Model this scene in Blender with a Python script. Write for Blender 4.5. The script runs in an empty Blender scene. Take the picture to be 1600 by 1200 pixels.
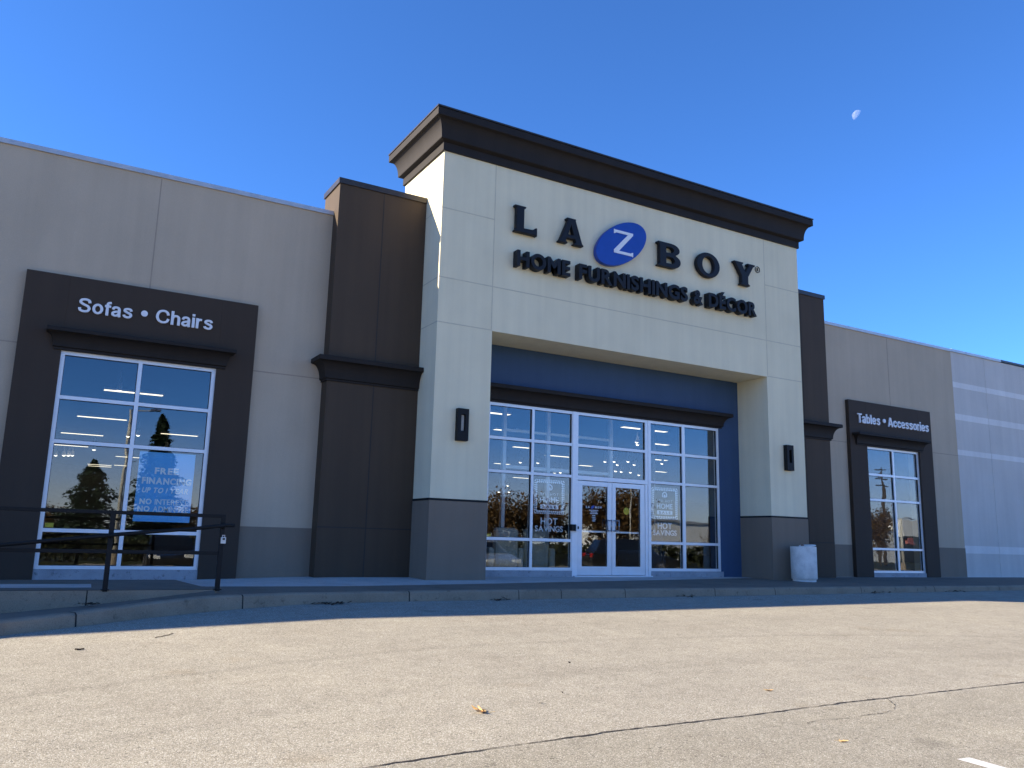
import bpy, bmesh, math, random
from mathutils import Vector, Matrix, noise

sc = bpy.context.scene
COL = sc.collection
R = math.radians

# ------------------------------------------------------------------ camera
CAM = Vector((-6.634, -14.593, 0.741))
cd = bpy.data.cameras.new('camera')
cd.sensor_fit = 'HORIZONTAL'; cd.sensor_width = 36.0; cd.lens = 1299.87 / 1600 * 36
cd.clip_start = 0.05; cd.clip_end = 3000
cam = bpy.data.objects.new('camera', cd); COL.objects.link(cam); sc.camera = cam
YAW, PIT, ROL = -0.5211, 0.1876, -0.0253
rm = Matrix.Rotation(YAW, 3, 'Z') @ Matrix.Rotation(PIT, 3, 'X') @ Matrix.Rotation(ROL, 3, 'Y')
right, fwd, up = rm.col[0], rm.col[1], rm.col[2]
m = Matrix.Identity(4)
for i in range(3):
    m[i][0] = right[i]; m[i][1] = up[i]; m[i][2] = -fwd[i]; m[i][3] = CAM[i]
cam.matrix_world = m

# ------------------------------------------------------------------ sky, sun, exposure
SUN_DIR = Vector((1.0, -0.39, -0.566)).normalized()          # the way the light travels
w = bpy.data.worlds.new('World'); sc.world = w; w.use_nodes = True
wn = w.node_tree; bg = wn.nodes['Background']
sky = wn.nodes.new('ShaderNodeTexSky'); sky.sky_type = 'NISHITA'; sky.sun_disc = False
sky.sun_elevation = math.asin(-SUN_DIR.z); sky.sun_rotation = math.atan2(-SUN_DIR.x, -SUN_DIR.y)
sky.air_density = 0.62; sky.dust_density = 0.0; sky.ozone_density = 10.0; sky.altitude = 100
hs = wn.nodes.new('ShaderNodeHueSaturation'); hs.inputs['Saturation'].default_value = 1.03
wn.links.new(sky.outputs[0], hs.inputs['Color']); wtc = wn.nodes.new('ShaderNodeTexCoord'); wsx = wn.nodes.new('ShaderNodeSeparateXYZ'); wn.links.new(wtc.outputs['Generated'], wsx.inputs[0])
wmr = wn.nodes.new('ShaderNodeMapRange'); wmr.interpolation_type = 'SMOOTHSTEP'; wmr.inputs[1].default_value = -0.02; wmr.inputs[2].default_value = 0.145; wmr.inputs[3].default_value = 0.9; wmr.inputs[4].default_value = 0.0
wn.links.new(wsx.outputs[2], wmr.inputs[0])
wmx = wn.nodes.new('ShaderNodeMix'); wmx.data_type = 'RGBA'; wn.links.new(wmr.outputs[0], wmx.inputs[0]); wn.links.new(hs.outputs[0], wmx.inputs[6]); wmx.inputs[7].default_value = (4.6, 4.3, 3.8, 1)   # pale band added low round the horizon, to lift warm fill on the facade
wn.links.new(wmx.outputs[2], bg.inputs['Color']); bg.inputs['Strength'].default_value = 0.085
sl = bpy.data.lights.new('sun', 'SUN'); sl.energy = 3.1; sl.angle = R(0.53); sl.color = (1.0, 0.87, 0.66)
so = bpy.data.objects.new('sun', sl); COL.objects.link(so); so.location = (-40, 16, 30)
so.rotation_euler = SUN_DIR.to_track_quat('-Z', 'Y').to_euler()
sc.view_settings.view_transform = 'Standard'; sc.view_settings.look = 'None'
sc.view_settings.exposure = 2.05; sc.view_settings.gamma = 1.0
try: sc.view_settings.use_curve_mapping = False
except Exception: pass
sc.render.engine = 'CYCLES'
sc.cycles.max_bounces = 8; sc.cycles.transparent_max_bounces = 16
sc.cycles.sample_clamp_indirect = 4.0
sc.cycles.use_denoising = True

# ------------------------------------------------------------------ helpers
def tag(o, label=None, cat=None, group=None, kind=None):
    if label: o['label'] = label
    if cat: o['category'] = cat
    if group: o['group'] = group
    if kind: o['kind'] = kind
    return o

def empty(name, loc=(0, 0, 0)):
    o = bpy.data.objects.new(name, None); COL.objects.link(o); o.location = loc
    o.empty_display_size = 0.2
    return o

class MB:
    """collects shapes into ONE mesh"""
    def __init__(s): s.v = []; s.f = []; s.mi = []
    def add(s, vs, fs, mi=0):
        b = len(s.v); s.v += [tuple(p) for p in vs]
        s.f += [tuple(b + i for i in f) for f in fs]; s.mi += [mi] * len(fs)
        return s
    def box(s, x0, x1, y0, y1, z0, z1, mi=0):
        vs = [(x, y, z) for z in (z0, z1) for y in (y0, y1) for x in (x0, x1)]
        fs = [(0, 2, 3, 1), (4, 5, 7, 6), (0, 1, 5, 4), (2, 6, 7, 3), (0, 4, 6, 2), (1, 3, 7, 5)]
        return s.add(vs, fs, mi)
    def prism(s, poly, y0, y1, mi=0):
        """poly in x,z (counter-clockwise seen from -y), y0 = front"""
        n = len(poly)
        vs = [(x, y0, z) for x, z in poly] + [(x, y1, z) for x, z in poly]
        fs = [tuple(range(n)), tuple(range(2 * n - 1, n - 1, -1))]
        fs += [(i, i + n, (i + 1) % n + n, (i + 1) % n) for i in range(n)]
        return s.add(vs, fs, mi)
    def cyl(s, a, b, r0, r1=None, n=10, caps=True, mi=0):
        a, b = Vector(a), Vector(b); r1 = r0 if r1 is None else r1
        d = (b - a).normalized(); u = d.orthogonal().normalized(); v = d.cross(u)
        vs = []
        for p, r in ((a, r0), (b, r1)):
            vs += [p + u * (r * math.cos(2 * math.pi * i / n)) + v * (r * math.sin(2 * math.pi * i / n)) for i in range(n)]
        fs = [(i, (i + 1) % n, (i + 1) % n + n, i + n) for i in range(n)]
        if caps: fs += [tuple(range(n - 1, -1, -1)), tuple(range(n, 2 * n))]
        return s.add(vs, fs, mi)
    def lathe(s, prof, cx, cy, n=40, mi=0):
        vs = []; k = len(prof)
        for i in range(n):
            a = 2 * math.pi * i / n
            vs += [(cx + r * math.cos(a), cy + r * math.sin(a), z) for r, z in prof]
        fs = [(i * k + j, ((i + 1) % n) * k + j, ((i + 1) % n) * k + j + 1, i * k + j + 1) for i in range(n) for j in range(k - 1)]
        return s.add(vs, fs, mi)
    def build(s, name, mats, parent=None, smooth=False, bevel=0.0, fix=True):
        me = bpy.data.meshes.new(name); me.from_pydata(s.v, [], s.f)
        mats = mats if isinstance(mats, (list, tuple)) else [mats]
        for q in mats: me.materials.append(q)
        for p, k in zip(me.polygons, s.mi): p.material_index = k; p.use_smooth = smooth
        if fix:
            bm = bmesh.new(); bm.from_mesh(me); bmesh.ops.recalc_face_normals(bm, faces=bm.faces[:]); bm.to_mesh(me); bm.free()
        o = bpy.data.objects.new(name, me); COL.objects.link(o)
        if parent: o.parent = parent
        if bevel:
            bv = o.modifiers.new('bevel', 'BEVEL'); bv.width = bevel; bv.segments = 2; bv.limit_method = 'ANGLE'
        return o

def sweep_molding(mb, prof, path, mi=0):
    """prof: list of (out, z); path: list of ((x, y), (nx, ny)) with mitred offset direction"""
    k = len(prof); vs = []
    for (x, y), (nx, ny) in path:
        vs += [(x + nx * o, y + ny * o, z) for o, z in prof]
    fs = []
    for i in range(len(path) - 1):
        for j in range(k):
            j2 = (j + 1) % k
            fs.append((i * k + j, i * k + j2, (i + 1) * k + j2, (i + 1) * k + j))
    fs.append(tuple(range(k))); fs.append(tuple((len(path) - 1) * k + j for j in range(k - 1, -1, -1)))
    mb.add(vs, fs, mi)

# ------------------------------------------------------------------ materials
def nodes(name):
    mt = bpy.data.materials.new(name); mt.use_nodes = True
    nt = mt.node_tree; return mt, nt, nt.nodes['Principled BSDF']

def N(nt, t, **kw):
    n = nt.nodes.new(t)
    for k, v in kw.items():
        if k in n.inputs.keys(): n.inputs[k].default_value = v
        else: setattr(n, k, v)
    return n

def ramp(nt, src, stops):
    r = nt.nodes.new('ShaderNodeValToRGB')
    while len(r.color_ramp.elements) < len(stops): r.color_ramp.elements.new(0.5)
    for e, (p, c) in zip(r.color_ramp.elements, stops):
        e.position = p; e.color = (c[0], c[1], c[2], 1) if isinstance(c, (tuple, list)) else (c, c, c, 1)
    nt.links.new(src, r.inputs[0]); return r

def mul(c, k): return tuple(x * k for x in c)

def stucco(name, col, rough=0.9, grain=90, bump=0.25, blotch=0.10, streak=0.06, spec=0.25):
    mt, nt, p = nodes(name); L = nt.links.new
    tc = N(nt, 'ShaderNodeTexCoord')
    n1 = N(nt, 'ShaderNodeTexNoise', Scale=grain, Detail=3.0); L(tc.outputs['Object'], n1.inputs['Vector'])
    n2 = N(nt, 'ShaderNodeTexNoise', Scale=0.7, Detail=5.0, Roughness=0.6); L(tc.outputs['Object'], n2.inputs['Vector'])
    mp = N(nt, 'ShaderNodeMapping'); mp.inputs['Scale'].default_value = (5.0, 5.0, 0.25); L(tc.outputs['Object'], mp.inputs['Vector'])
    n3 = N(nt, 'ShaderNodeTexNoise', Scale=1.0, Detail=4.0); L(mp.outputs[0], n3.inputs['Vector'])
    a = ramp(nt, n2.outputs[0], [(0.3, 1 - blotch), (0.7, 1 + 0 * blotch)])
    b = ramp(nt, n3.outputs[0], [(0.35, 1 - streak), (0.65, 1.0)])
    c = ramp(nt, n1.outputs[0], [(0.3, 0.90), (0.7, 1.0)])
    m1 = N(nt, 'ShaderNodeMix', data_type='RGBA', blend_type='MULTIPLY'); m1.inputs[0].default_value = 1
    L(a.outputs[0], m1.inputs[6]); L(b.outputs[0], m1.inputs[7])
    m2 = N(nt, 'ShaderNodeMix', data_type='RGBA', blend_type='MULTIPLY'); m2.inputs[0].default_value = 1
    L(m1.outputs[2], m2.inputs[6]); L(c.outputs[0], m2.inputs[7])
    m3 = N(nt, 'ShaderNodeMix', data_type='RGBA', blend_type='MULTIPLY'); m3.inputs[0].default_value = 1
    m3.inputs[6].default_value = (*col, 1); L(m2.outputs[2], m3.inputs[7])
    L(m3.outputs[2], p.inputs['Base Color'])
    p.inputs['Roughness'].default_value = rough; p.inputs['Specular IOR Level'].default_value = spec
    bp = N(nt, 'ShaderNodeBump', Strength=bump, Distance=0.01); L(n1.outputs[0], bp.inputs['Height']); L(bp.outputs[0], p.inputs['Normal'])
    return mt

def paint(name, col, rough=0.5, metal=0.0, var=0.08, scale=6.0, spec=0.4, bump=0.0):
    mt, nt, p = nodes(name); L = nt.links.new
    tc = N(nt, 'ShaderNodeTexCoord')
    n = N(nt, 'ShaderNodeTexNoise', Scale=scale, Detail=5.0); L(tc.outputs['Object'], n.inputs['Vector'])
    r = ramp(nt, n.outputs[0], [(0.3, mul(col, 1 - var)), (0.7, mul(col, 1 + var))])
    L(r.outputs[0], p.inputs['Base Color'])
    r2 = ramp(nt, n.outputs[0], [(0.3, max(0, rough - 0.06)), (0.7, min(1, rough + 0.06))]); L(r2.outputs[0], p.inputs['Roughness'])
    p.inputs['Metallic'].default_value = metal; p.inputs['Specular IOR Level'].default_value = spec
    if bump:
        n2 = N(nt, 'ShaderNodeTexNoise', Scale=scale * 12, Detail=3.0); L(tc.outputs['Object'], n2.inputs['Vector'])
        bp = N(nt, 'ShaderNodeBump', Strength=bump, Distance=0.01); L(n2.outputs[0], bp.inputs['Height']); L(bp.outputs[0], p.inputs['Normal'])
    return mt

def concrete(name, col, scale=1.0, rough=0.85, dark=0.55):
    mt, nt, p = nodes(name); L = nt.links.new
    tc = N(nt, 'ShaderNodeTexCoord')
    n1 = N(nt, 'ShaderNodeTexNoise', Scale=1.3 * scale, Detail=8.0, Roughness=0.65); L(tc.outputs['Object'], n1.inputs['Vector'])
    n2 = N(nt, 'ShaderNodeTexNoise', Scale=60 * scale, Detail=4.0); L(tc.outputs['Object'], n2.inputs['Vector'])
    n3 = N(nt, 'ShaderNodeTexNoise', Scale=5 * scale, Detail=6.0, Roughness=0.7); L(tc.outputs['Object'], n3.inputs['Vector'])
    a = ramp(nt, n1.outputs[0], [(0.25, mul(col, 0.72)), (0.55, col), (0.8, mul(col, 1.12))])
    s = ramp(nt, n3.outputs[0], [(0.28, dark), (0.42, 1.0)])
    g = ramp(nt, n2.outputs[0], [(0.3, 0.8), (0.7, 1.1)])
    m1 = N(nt, 'ShaderNodeMix', data_type='RGBA', blend_type='MULTIPLY'); m1.inputs[0].default_value = 1
    L(a.outputs[0], m1.inputs[6]); L(s.outputs[0], m1.inputs[7])
    m2 = N(nt, 'ShaderNodeMix', data_type='RGBA', blend_type='MULTIPLY'); m2.inputs[0].default_value = 1
    L(m1.outputs[2], m2.inputs[6]); L(g.outputs[0], m2.inputs[7])
    L(m2.outputs[2], p.inputs['Base Color']); p.inputs['Roughness'].default_value = rough
    p.inputs['Specular IOR Level'].default_value = 0.3
    bp = N(nt, 'ShaderNodeBump', Strength=0.3, Distance=0.008); L(n2.outputs[0], bp.inputs['Height']); L(bp.outputs[0], p.inputs['Normal'])
    return mt

def asphalt():
    mt, nt, p = nodes('worn_asphalt'); L = nt.links.new
    tc = N(nt, 'ShaderNodeTexCoord')
    def vor(s):
        v = N(nt, 'ShaderNodeTexVoronoi', Scale=s); L(tc.outputs['Object'], v.inputs['Vector']); return v
    def noi(s, d=5.0, r=0.6):
        v = N(nt, 'ShaderNodeTexNoise', Scale=s, Detail=d, Roughness=r); L(tc.outputs['Object'], v.inputs['Vector']); return v
    v1 = vor(170.0); v2 = vor(60.0)
    sep = N(nt, 'ShaderNodeSeparateColor'); L(v1.outputs['Color'], sep.inputs[0])
    sep2 = N(nt, 'ShaderNodeSeparateColor'); L(v2.outputs['Color'], sep2.inputs[0])
    stone = ramp(nt, sep.outputs[0], [(0.0, (0.20, 0.177, 0.137)), (0.22, (0.33, 0.30, 0.236)), (0.6, (0.405, 0.368, 0.293)), (0.86, (0.495, 0.458, 0.376)), (1.0, (0.73, 0.69, 0.61))])
    gap = ramp(nt, v1.outputs['Distance'], [(0.45, 1.0), (0.85, 0.66)])
    pit = ramp(nt, sep2.outputs[1], [(0.012, 0.6), (0.03, 1.0)])
    big = ramp(nt, noi(0.55, 6.0).outputs[0], [(0.3, (0.90, 0.89, 0.885)), (0.5, (0.97, 0.97, 0.97)), (0.72, (1.04, 1.035, 1.02))])
    mid = ramp(nt, noi(4.0, 6.0, 0.7).outputs[0], [(0.3, 0.86), (0.7, 1.07)])
    spots = ramp(nt, noi(1.7, 3.0, 0.5).outputs[0], [(0.22, (0.86, 0.83, 0.79)), (0.36, (1, 1, 1))])
    # streaks along the drive lane (tyre polish), stretched in x
    mp = N(nt, 'ShaderNodeMapping'); mp.inputs['Scale'].default_value = (0.06, 1.4, 1.0); L(tc.outputs['Object'], mp.inputs['Vector'])
    ns = N(nt, 'ShaderNodeTexNoise', Scale=1.0, Detail=4.0); L(mp.outputs[0], ns.inputs['Vector'])
    st = ramp(nt, ns.outputs[0], [(0.35, 0.955), (0.6, 1.015)])
    # the other paving job beyond the seam
    sx = N(nt, 'ShaderNodeSeparateXYZ'); L(tc.outputs['Object'], sx.inputs[0])
    lt = N(nt, 'ShaderNodeMath', operation='LESS_THAN'); L(sx.outputs[1], lt.inputs[0]); lt.inputs[1].default_value = -9.85
    lay = ramp(nt, lt.outputs[0], [(0.0, (1, 1, 1)), (1.0, (0.93, 0.93, 0.92))])
    def mth(op, a, b=None, c=None):
        n = N(nt, 'ShaderNodeMath', operation=op)
        for k, v in enumerate((a, b, c)):
            if v is None: continue
            if isinstance(v, (int, float)): n.inputs[k].default_value = v
            else: L(v, n.inputs[k])
        return n.outputs[0]
    X, Y = sx.outputs[0], sx.outputs[1]
    x1 = mth('ADD', X, 6.384); x2 = mth('ADD', X, 4.18)
    fy = mth('MULTIPLY_ADD', mth('MULTIPLY', x1, x2), -0.0289, mth('MULTIPLY_ADD', x1, 0.2246, -7.105))
    wob = noi(2.2, 4.0, 0.6)
    dd = mth('ADD', mth('SUBTRACT', Y, fy), mth('MULTIPLY_ADD', wob.outputs[0], 0.10, -0.05))
    tyre = ramp(nt, mth('ABSOLUTE', dd), [(0.02, 0.90), (0.11, 1.0)])
    tyre2 = ramp(nt, mth('ABSOLUTE', mth('ADD', dd, 1.62)), [(0.04, 0.95), (0.15, 1.0)])
    vo = N(nt, 'ShaderNodeTexVoronoi', Scale=0.9); L(tc.outputs['Object'], vo.inputs['Vector'])
    so_ = N(nt, 'ShaderNodeSeparateColor'); L(vo.outputs['Color'], so_.inputs[0])
    dr = mth('ADD', mth('ADD', vo.outputs['Distance'], mth('MULTIPLY', mth('GREATER_THAN', 0.62, so_.outputs[0]), 2.0)), mth('MULTIPLY_ADD', noi(14.0, 3.0).outputs[0], 0.16, -0.08))
    oil = ramp(nt, dr, [(0.05, 0.74), (0.17, 1.0)])
    cur = stone.outputs[0]
    for x in (gap, pit, big, mid, spots, st, lay, tyre, tyre2, oil):
        q = N(nt, 'ShaderNodeMix', data_type='RGBA', blend_type='MULTIPLY'); q.inputs[0].default_value = 1
        L(cur, q.inputs[6]); L(x.outputs[0], q.inputs[7]); cur = q.outputs[2]
    L(cur, p.inputs['Base Color']); p.inputs['Roughness'].default_value = 0.92
    p.inputs['Specular IOR Level'].default_value = 0.2
    inv = N(nt, 'ShaderNodeMath', operation='SUBTRACT'); inv.inputs[0].default_value = 1.0; L(v1.outputs['Distance'], inv.inputs[1])
    ad = N(nt, 'ShaderNodeMath', operation='MULTIPLY'); L(inv.outputs[0], ad.inputs[0]); L(sep.outputs[1], ad.inputs[1])
    bp = N(nt, 'ShaderNodeBump', Strength=0.6, Distance=0.006); L(ad.outputs[0], bp.inputs['Height']); L(bp.outputs[0], p.inputs['Normal'])
    return mt

def glass():
    mt = bpy.data.materials.new('window_glass'); mt.use_nodes = True; nt = mt.node_tree; L = nt.links.new
    nt.nodes.clear(); out = N(nt, 'ShaderNodeOutputMaterial')
    tr = N(nt, 'ShaderNodeBsdfTransparent'); tr.inputs[0].default_value = (0.95, 0.97, 0.965, 1)
    gl = N(nt, 'ShaderNodeBsdfGlossy'); gl.inputs['Roughness'].default_value = 0.0; gl.inputs['Color'].default_value = (0.93, 0.97, 1.0, 1)
    tc = N(nt, 'ShaderNodeTexCoord')
    n = N(nt, 'ShaderNodeTexNoise', Scale=1.6, Detail=1.5); L(tc.outputs['Object'], n.inputs['Vector'])
    bp = N(nt, 'ShaderNodeBump', Strength=0.07, Distance=0.02); L(n.outputs[0], bp.inputs['Height']); L(bp.outputs[0], gl.inputs['Normal'])
    fr = N(nt, 'ShaderNodeLayerWeight', Blend=0.12)
    ma = N(nt, 'ShaderNodeMath', operation='MULTIPLY_ADD'); L(fr.outputs['Fresnel'], ma.inputs[0]); ma.inputs[1].default_value = 0.5; ma.inputs[2].default_value = 0.075
    mx = N(nt, 'ShaderNodeMixShader'); L(ma.outputs[0], mx.inputs[0]); L(tr.outputs[0], mx.inputs[1]); L(gl.outputs[0], mx.inputs[2])
    L(mx.outputs[0], out.inputs[0]); return mt

def emit(name, col, s):
    mt = bpy.data.materials.new(name); mt.use_nodes = True; nt = mt.node_tree; nt.nodes.clear()
    o = N(nt, 'ShaderNodeOutputMaterial'); e = N(nt, 'ShaderNodeEmission'); e.inputs[0].default_value = (*col, 1); e.inputs[1].default_value = s
    nt.links.new(e.outputs[0], o.inputs[0]); return mt

def foliage(name, cols, scale=1.5, rough=0.7):
    mt, nt, p = nodes(name); L = nt.links.new
    tc = N(nt, 'ShaderNodeTexCoord'); n = N(nt, 'ShaderNodeTexNoise', Scale=scale, Detail=6.0, Roughness=0.75)
    L(tc.outputs['Object'], n.inputs['Vector'])
    k = len(cols); r = ramp(nt, n.outputs[0], [(0.3 + 0.4 * i / (k - 1), c) for i, c in enumerate(cols)])
    L(r.outputs[0], p.inputs['Base Color']); p.inputs['Roughness'].default_value = rough
    p.inputs['Specular IOR Level'].default_value = 0.2
    return mt

M = dict(
    cream=stucco('cream_stucco', (0.875, 0.785, 0.545)), cream_joint=paint('cream_joint', (0.58, 0.52, 0.37), 0.8),
    taupe=stucco('taupe_stucco', (0.575, 0.465, 0.335)), taupe_joint=paint('taupe_joint', (0.35, 0.28, 0.21), 0.8),
    taupe_dark=stucco('dark_taupe_stucco', (0.265, 0.21, 0.155)),
    pillar_grey=stucco('pillar_base_stucco', (0.245, 0.195, 0.145)),
    brown=stucco('brown_stucco', (0.088, 0.060, 0.038), rough=0.7, streak=0.12), brown_joint=paint('brown_joint', (0.035, 0.03, 0.027), 0.8),
    frame_brown=stucco('surround_stucco', (0.066, 0.046, 0.032), rough=0.75),
    black=stucco('black_moulding', (0.027, 0.021, 0.017), rough=0.7, bump=0.12, streak=0.15),
    black_metal=paint('black_metal', (0.012, 0.012, 0.012), 0.55, var=0.15, spec=0.2),
    coping_dark=paint('dark_coping_metal', (0.05, 0.043, 0.038), 0.38, 0.3),
    coping_light=paint('pale_coping_metal', (0.50, 0.50, 0.50), 0.42, 0.4),
    blue=stucco('blue_stucco', (0.055, 0.10, 0.185), rough=0.8),
    block=stucco('grey_block_paint', (0.70, 0.655, 0.59), grain=60, bump=0.35), stripe=stucco('pale_stripe_paint', (0.88, 0.84, 0.78), grain=60, bump=0.35),
    block_joint=paint('grey_joint', (0.60, 0.56, 0.50), 0.85),
    alu=paint('silver_aluminium', (0.80, 0.80, 0.80), 0.42, 0.35, var=0.04),
    alu_door=paint('door_aluminium', (0.72, 0.73, 0.74), 0.38, 0.4, var=0.04),
    gasket=paint('rubber_gasket', (0.02, 0.02, 0.02), 0.6),
    sign=paint('sign_letter_navy', (0.011, 0.012, 0.015), 0.55, var=0.1, spec=0.25), sign_blue=paint('sign_blue', (0.005, 0.052, 0.33), 0.35, spec=0.5),
    white=paint('white_vinyl', (0.78, 0.79, 0.80), 0.5, var=0.03), letter_white=paint('white_letter', (0.80, 0.80, 0.80), 0.5, var=0.03),
    poster=paint('blue_poster', (0.14, 0.50, 0.86), 0.35, var=0.05, scale=2), poster_text=paint('poster_text', (0.95, 0.95, 0.93), 0.5),
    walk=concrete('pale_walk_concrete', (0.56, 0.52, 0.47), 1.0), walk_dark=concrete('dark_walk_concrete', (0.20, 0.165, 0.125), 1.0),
    kerb=concrete('kerb_concrete', (0.32, 0.255, 0.18), 1.6, dark=0.5), sill=concrete('sill_concrete', (0.40, 0.40, 0.41), 2.2, dark=0.35),
    asphalt=asphalt(), glass=glass(),
    crack=paint('crack_filler', (0.035, 0.03, 0.026), 0.9, var=0.4, scale=30),
    linep=concrete('white_line_paint', (0.74, 0.73, 0.70), 4.0, dark=0.75),
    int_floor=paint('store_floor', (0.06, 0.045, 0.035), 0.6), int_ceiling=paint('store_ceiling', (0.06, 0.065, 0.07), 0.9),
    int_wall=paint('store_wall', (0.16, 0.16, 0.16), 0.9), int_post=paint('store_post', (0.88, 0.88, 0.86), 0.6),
    lightm=emit('lit_diffuser', (1.0, 0.86, 0.62), 0.5), spotm=emit('lit_spot', (1.0, 0.90, 0.72), 0.9),
    fabric=paint('beige_upholstery', (0.42, 0.38, 0.30), 0.95, bump=0.3), fabric2=paint('charcoal_upholstery', (0.05, 0.05, 0.055), 0.95, bump=0.3),
    bin=concrete('pale_bin_concrete', (0.80, 0.78, 0.72), 3.0, dark=0.93), rust=paint('rusty_cup', (0.16, 0.06, 0.035), 0.8),
    roof=concrete('roof_membrane', (0.25, 0.25, 0.25)),
    leaf=foliage('dry_leaf', [(0.55, 0.30, 0.10), (0.72, 0.45, 0.18), (0.80, 0.60, 0.30)], 30), litter=foliage('leaf_litter', [(0.03, 0.02, 0.014), (0.07, 0.045, 0.03)], 40),
    spruce=foliage('spruce_needles', [(0.018, 0.032, 0.018), (0.035, 0.058, 0.03), (0.05, 0.075, 0.042)]),
    hedge=foliage('hedge_leaves', [(0.014, 0.02, 0.009), (0.03, 0.036, 0.014), (0.05, 0.04, 0.016)], 2.0),
    autumn=foliage('autumn_leaves', [(0.03, 0.022, 0.010), (0.075, 0.042, 0.014), (0.12, 0.066, 0.02), (0.035, 0.036, 0.015)], 1.2),
    bark=paint('bark', (0.06, 0.048, 0.038), 0.95, bump=0.6), twigm=paint('bare_twig', (0.17, 0.14, 0.11), 0.95),
    grass=foliage('verge_grass', [(0.02, 0.028, 0.010), (0.035, 0.042, 0.016), (0.05, 0.05, 0.025)], 0.8),
    wh_wall=stucco('white_cladding', (0.88, 0.88, 0.85)), wh_dark=paint('dark_glazing', (0.02, 0.025, 0.03), 0.15),
    pole=paint('pale_pole', (0.50, 0.48, 0.42), 0.5), yellow=paint('yellow_sticker', (0.75, 0.55, 0.04), 0.5),
    car_silver=paint('silver_car_paint', (0.45, 0.47, 0.48), 0.25, 0.6), car_dark=paint('dark_car_paint', (0.015, 0.017, 0.02), 0.15, 0.2, spec=0.6),
    car_glass=paint('car_glass', (0.01, 0.012, 0.014), 0.05, spec=0.6), tyre=paint('tyre_rubber', (0.015, 0.015, 0.015), 0.9), rim=paint('alloy_rim', (0.4, 0.4, 0.42), 0.3, 0.8),
    lamp_glass=paint('headlamp_lens', (0.75, 0.75, 0.72), 0.1), tail=paint('tail_lamp_lens', (0.4, 0.02, 0.02), 0.2),
    red=paint('red_sign', (0.42, 0.14, 0.13), 0.5),
)

# ------------------------------------------------------------------ ground
def cl(v, a, b): return max(a, min(b, v))
def G(x, y):
    z = -0.2 - 0.037 * cl(-2.2 - y, 0, 14) - 0.028 * cl(-3 - x, 0, 8) * cl((y + 20) / 8, 0, 1) + 0.005 * cl(x, 0, 15)
    return z
def axis(lo, hi, knots, step):
    s = set()
    x = knots[0]
    while x <= knots[1]: s.add(round(x, 3)); x += step
    k = step
    x = knots[0]
    while x > lo: k *= 1.5; x -= k; s.add(round(max(x, lo), 3))
    k = step; x = knots[1]
    while x < hi: k *= 1.5; x += k; s.add(round(min(x, hi), 3))
    return sorted(s)
xs = axis(-400, 500, (-14, 18), 1.0); ys = axis(-400, 400, (-20, 2), 0.5)
mb = MB()
vs = [(x, y, G(x, y) if y < 2 else G(x, 2)) for y in ys for x in xs]
nx = len(xs)
mb.add(vs, [(j * nx + i, j * nx + i + 1, (j + 1) * nx + i + 1, (j + 1) * nx + i) for j in range(len(ys) - 1) for i in range(nx - 1)])
g = mb.build('parking_lot', M['asphalt'], smooth=True); tag(g, kind='structure', label='pale worn asphalt parking lot in front of the store')

# paving seam and branching crack (thin irregular strips 4 mm above the asphalt)
rnd = random.Random(4)
def strip(mb, pts, wfun, lift=0.004):
    L, Rr = [], []
    for i, (x, y) in enumerate(pts):
        a = Vector(pts[max(0, i - 1)]); b = Vector(pts[min(len(pts) - 1, i + 1)]); d = (b - a).normalized(); n = Vector((-d.y, d.x))
        ww = wfun(i)
        L.append((x + n.x * ww, y + n.y * ww, G(x + n.x * ww, y + n.y * ww) + lift)); Rr.append((x - n.x * ww, y - n.y * ww, G(x - n.x * ww, y - n.y * ww) + lift))
    n = len(pts); mb.add(L + Rr, [(i, i + 1, n + i + 1, n + i) for i in range(n - 1)])
mb = MB()
pts = []
x = -9.0
while x < 9: pts.append((x, -9.85 + 0.012 * noise.noise((x * 0.8, 3.3, 0)) + 0.012 * noise.noise((x * 7, 1.3, 0)) + 0.010 * noise.noise((x * 26, 5.3, 0)) + (0.07 if x > -0.6 else 0.07 * cl((x + 1.8) / 1.2, 0, 1)))); x += 0.035
strip(mb, pts, lambda i: max(0.0008, 0.006 * noise.noise((i * 0.09, 7.7, 0)) + 0.005 * noise.noise((i * 0.5, 1.7, 0)) + 0.0045) + 0.003 * rnd.random())
tag(mb.build('paving_seam', M['crack'], fix=False), kind='structure', label='dark jagged seam running across the asphalt lot')
mb = MB()
ctl = [(-0.17, -9.80), (-0.22, -9.88), (-0.34, -10.01), (-0.48, -10.10), (-0.69, -10.155), (-0.9, -10.15), (-1.1, -10.18), (-1.35, -10.14), (-1.6, -10.17)]
pts = []
for a, b in zip(ctl[:-1], ctl[1:]):
    for k in range(8):
        t = k / 8; pts.append((a[0] * (1 - t) + b[0] * t + rnd.uniform(-.006, .006), a[1] * (1 - t) + b[1] * t + rnd.uniform(-.006, .006)))
strip(mb, pts, lambda i: max(0.0004, 0.0022 + 0.0055 * noise.noise((i * 0.33, 2.7, 0))))
tag(mb.build('asphalt_crack', M['crack'], fix=False), kind='structure', label='fine curved crack branching from the long asphalt seam')
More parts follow.
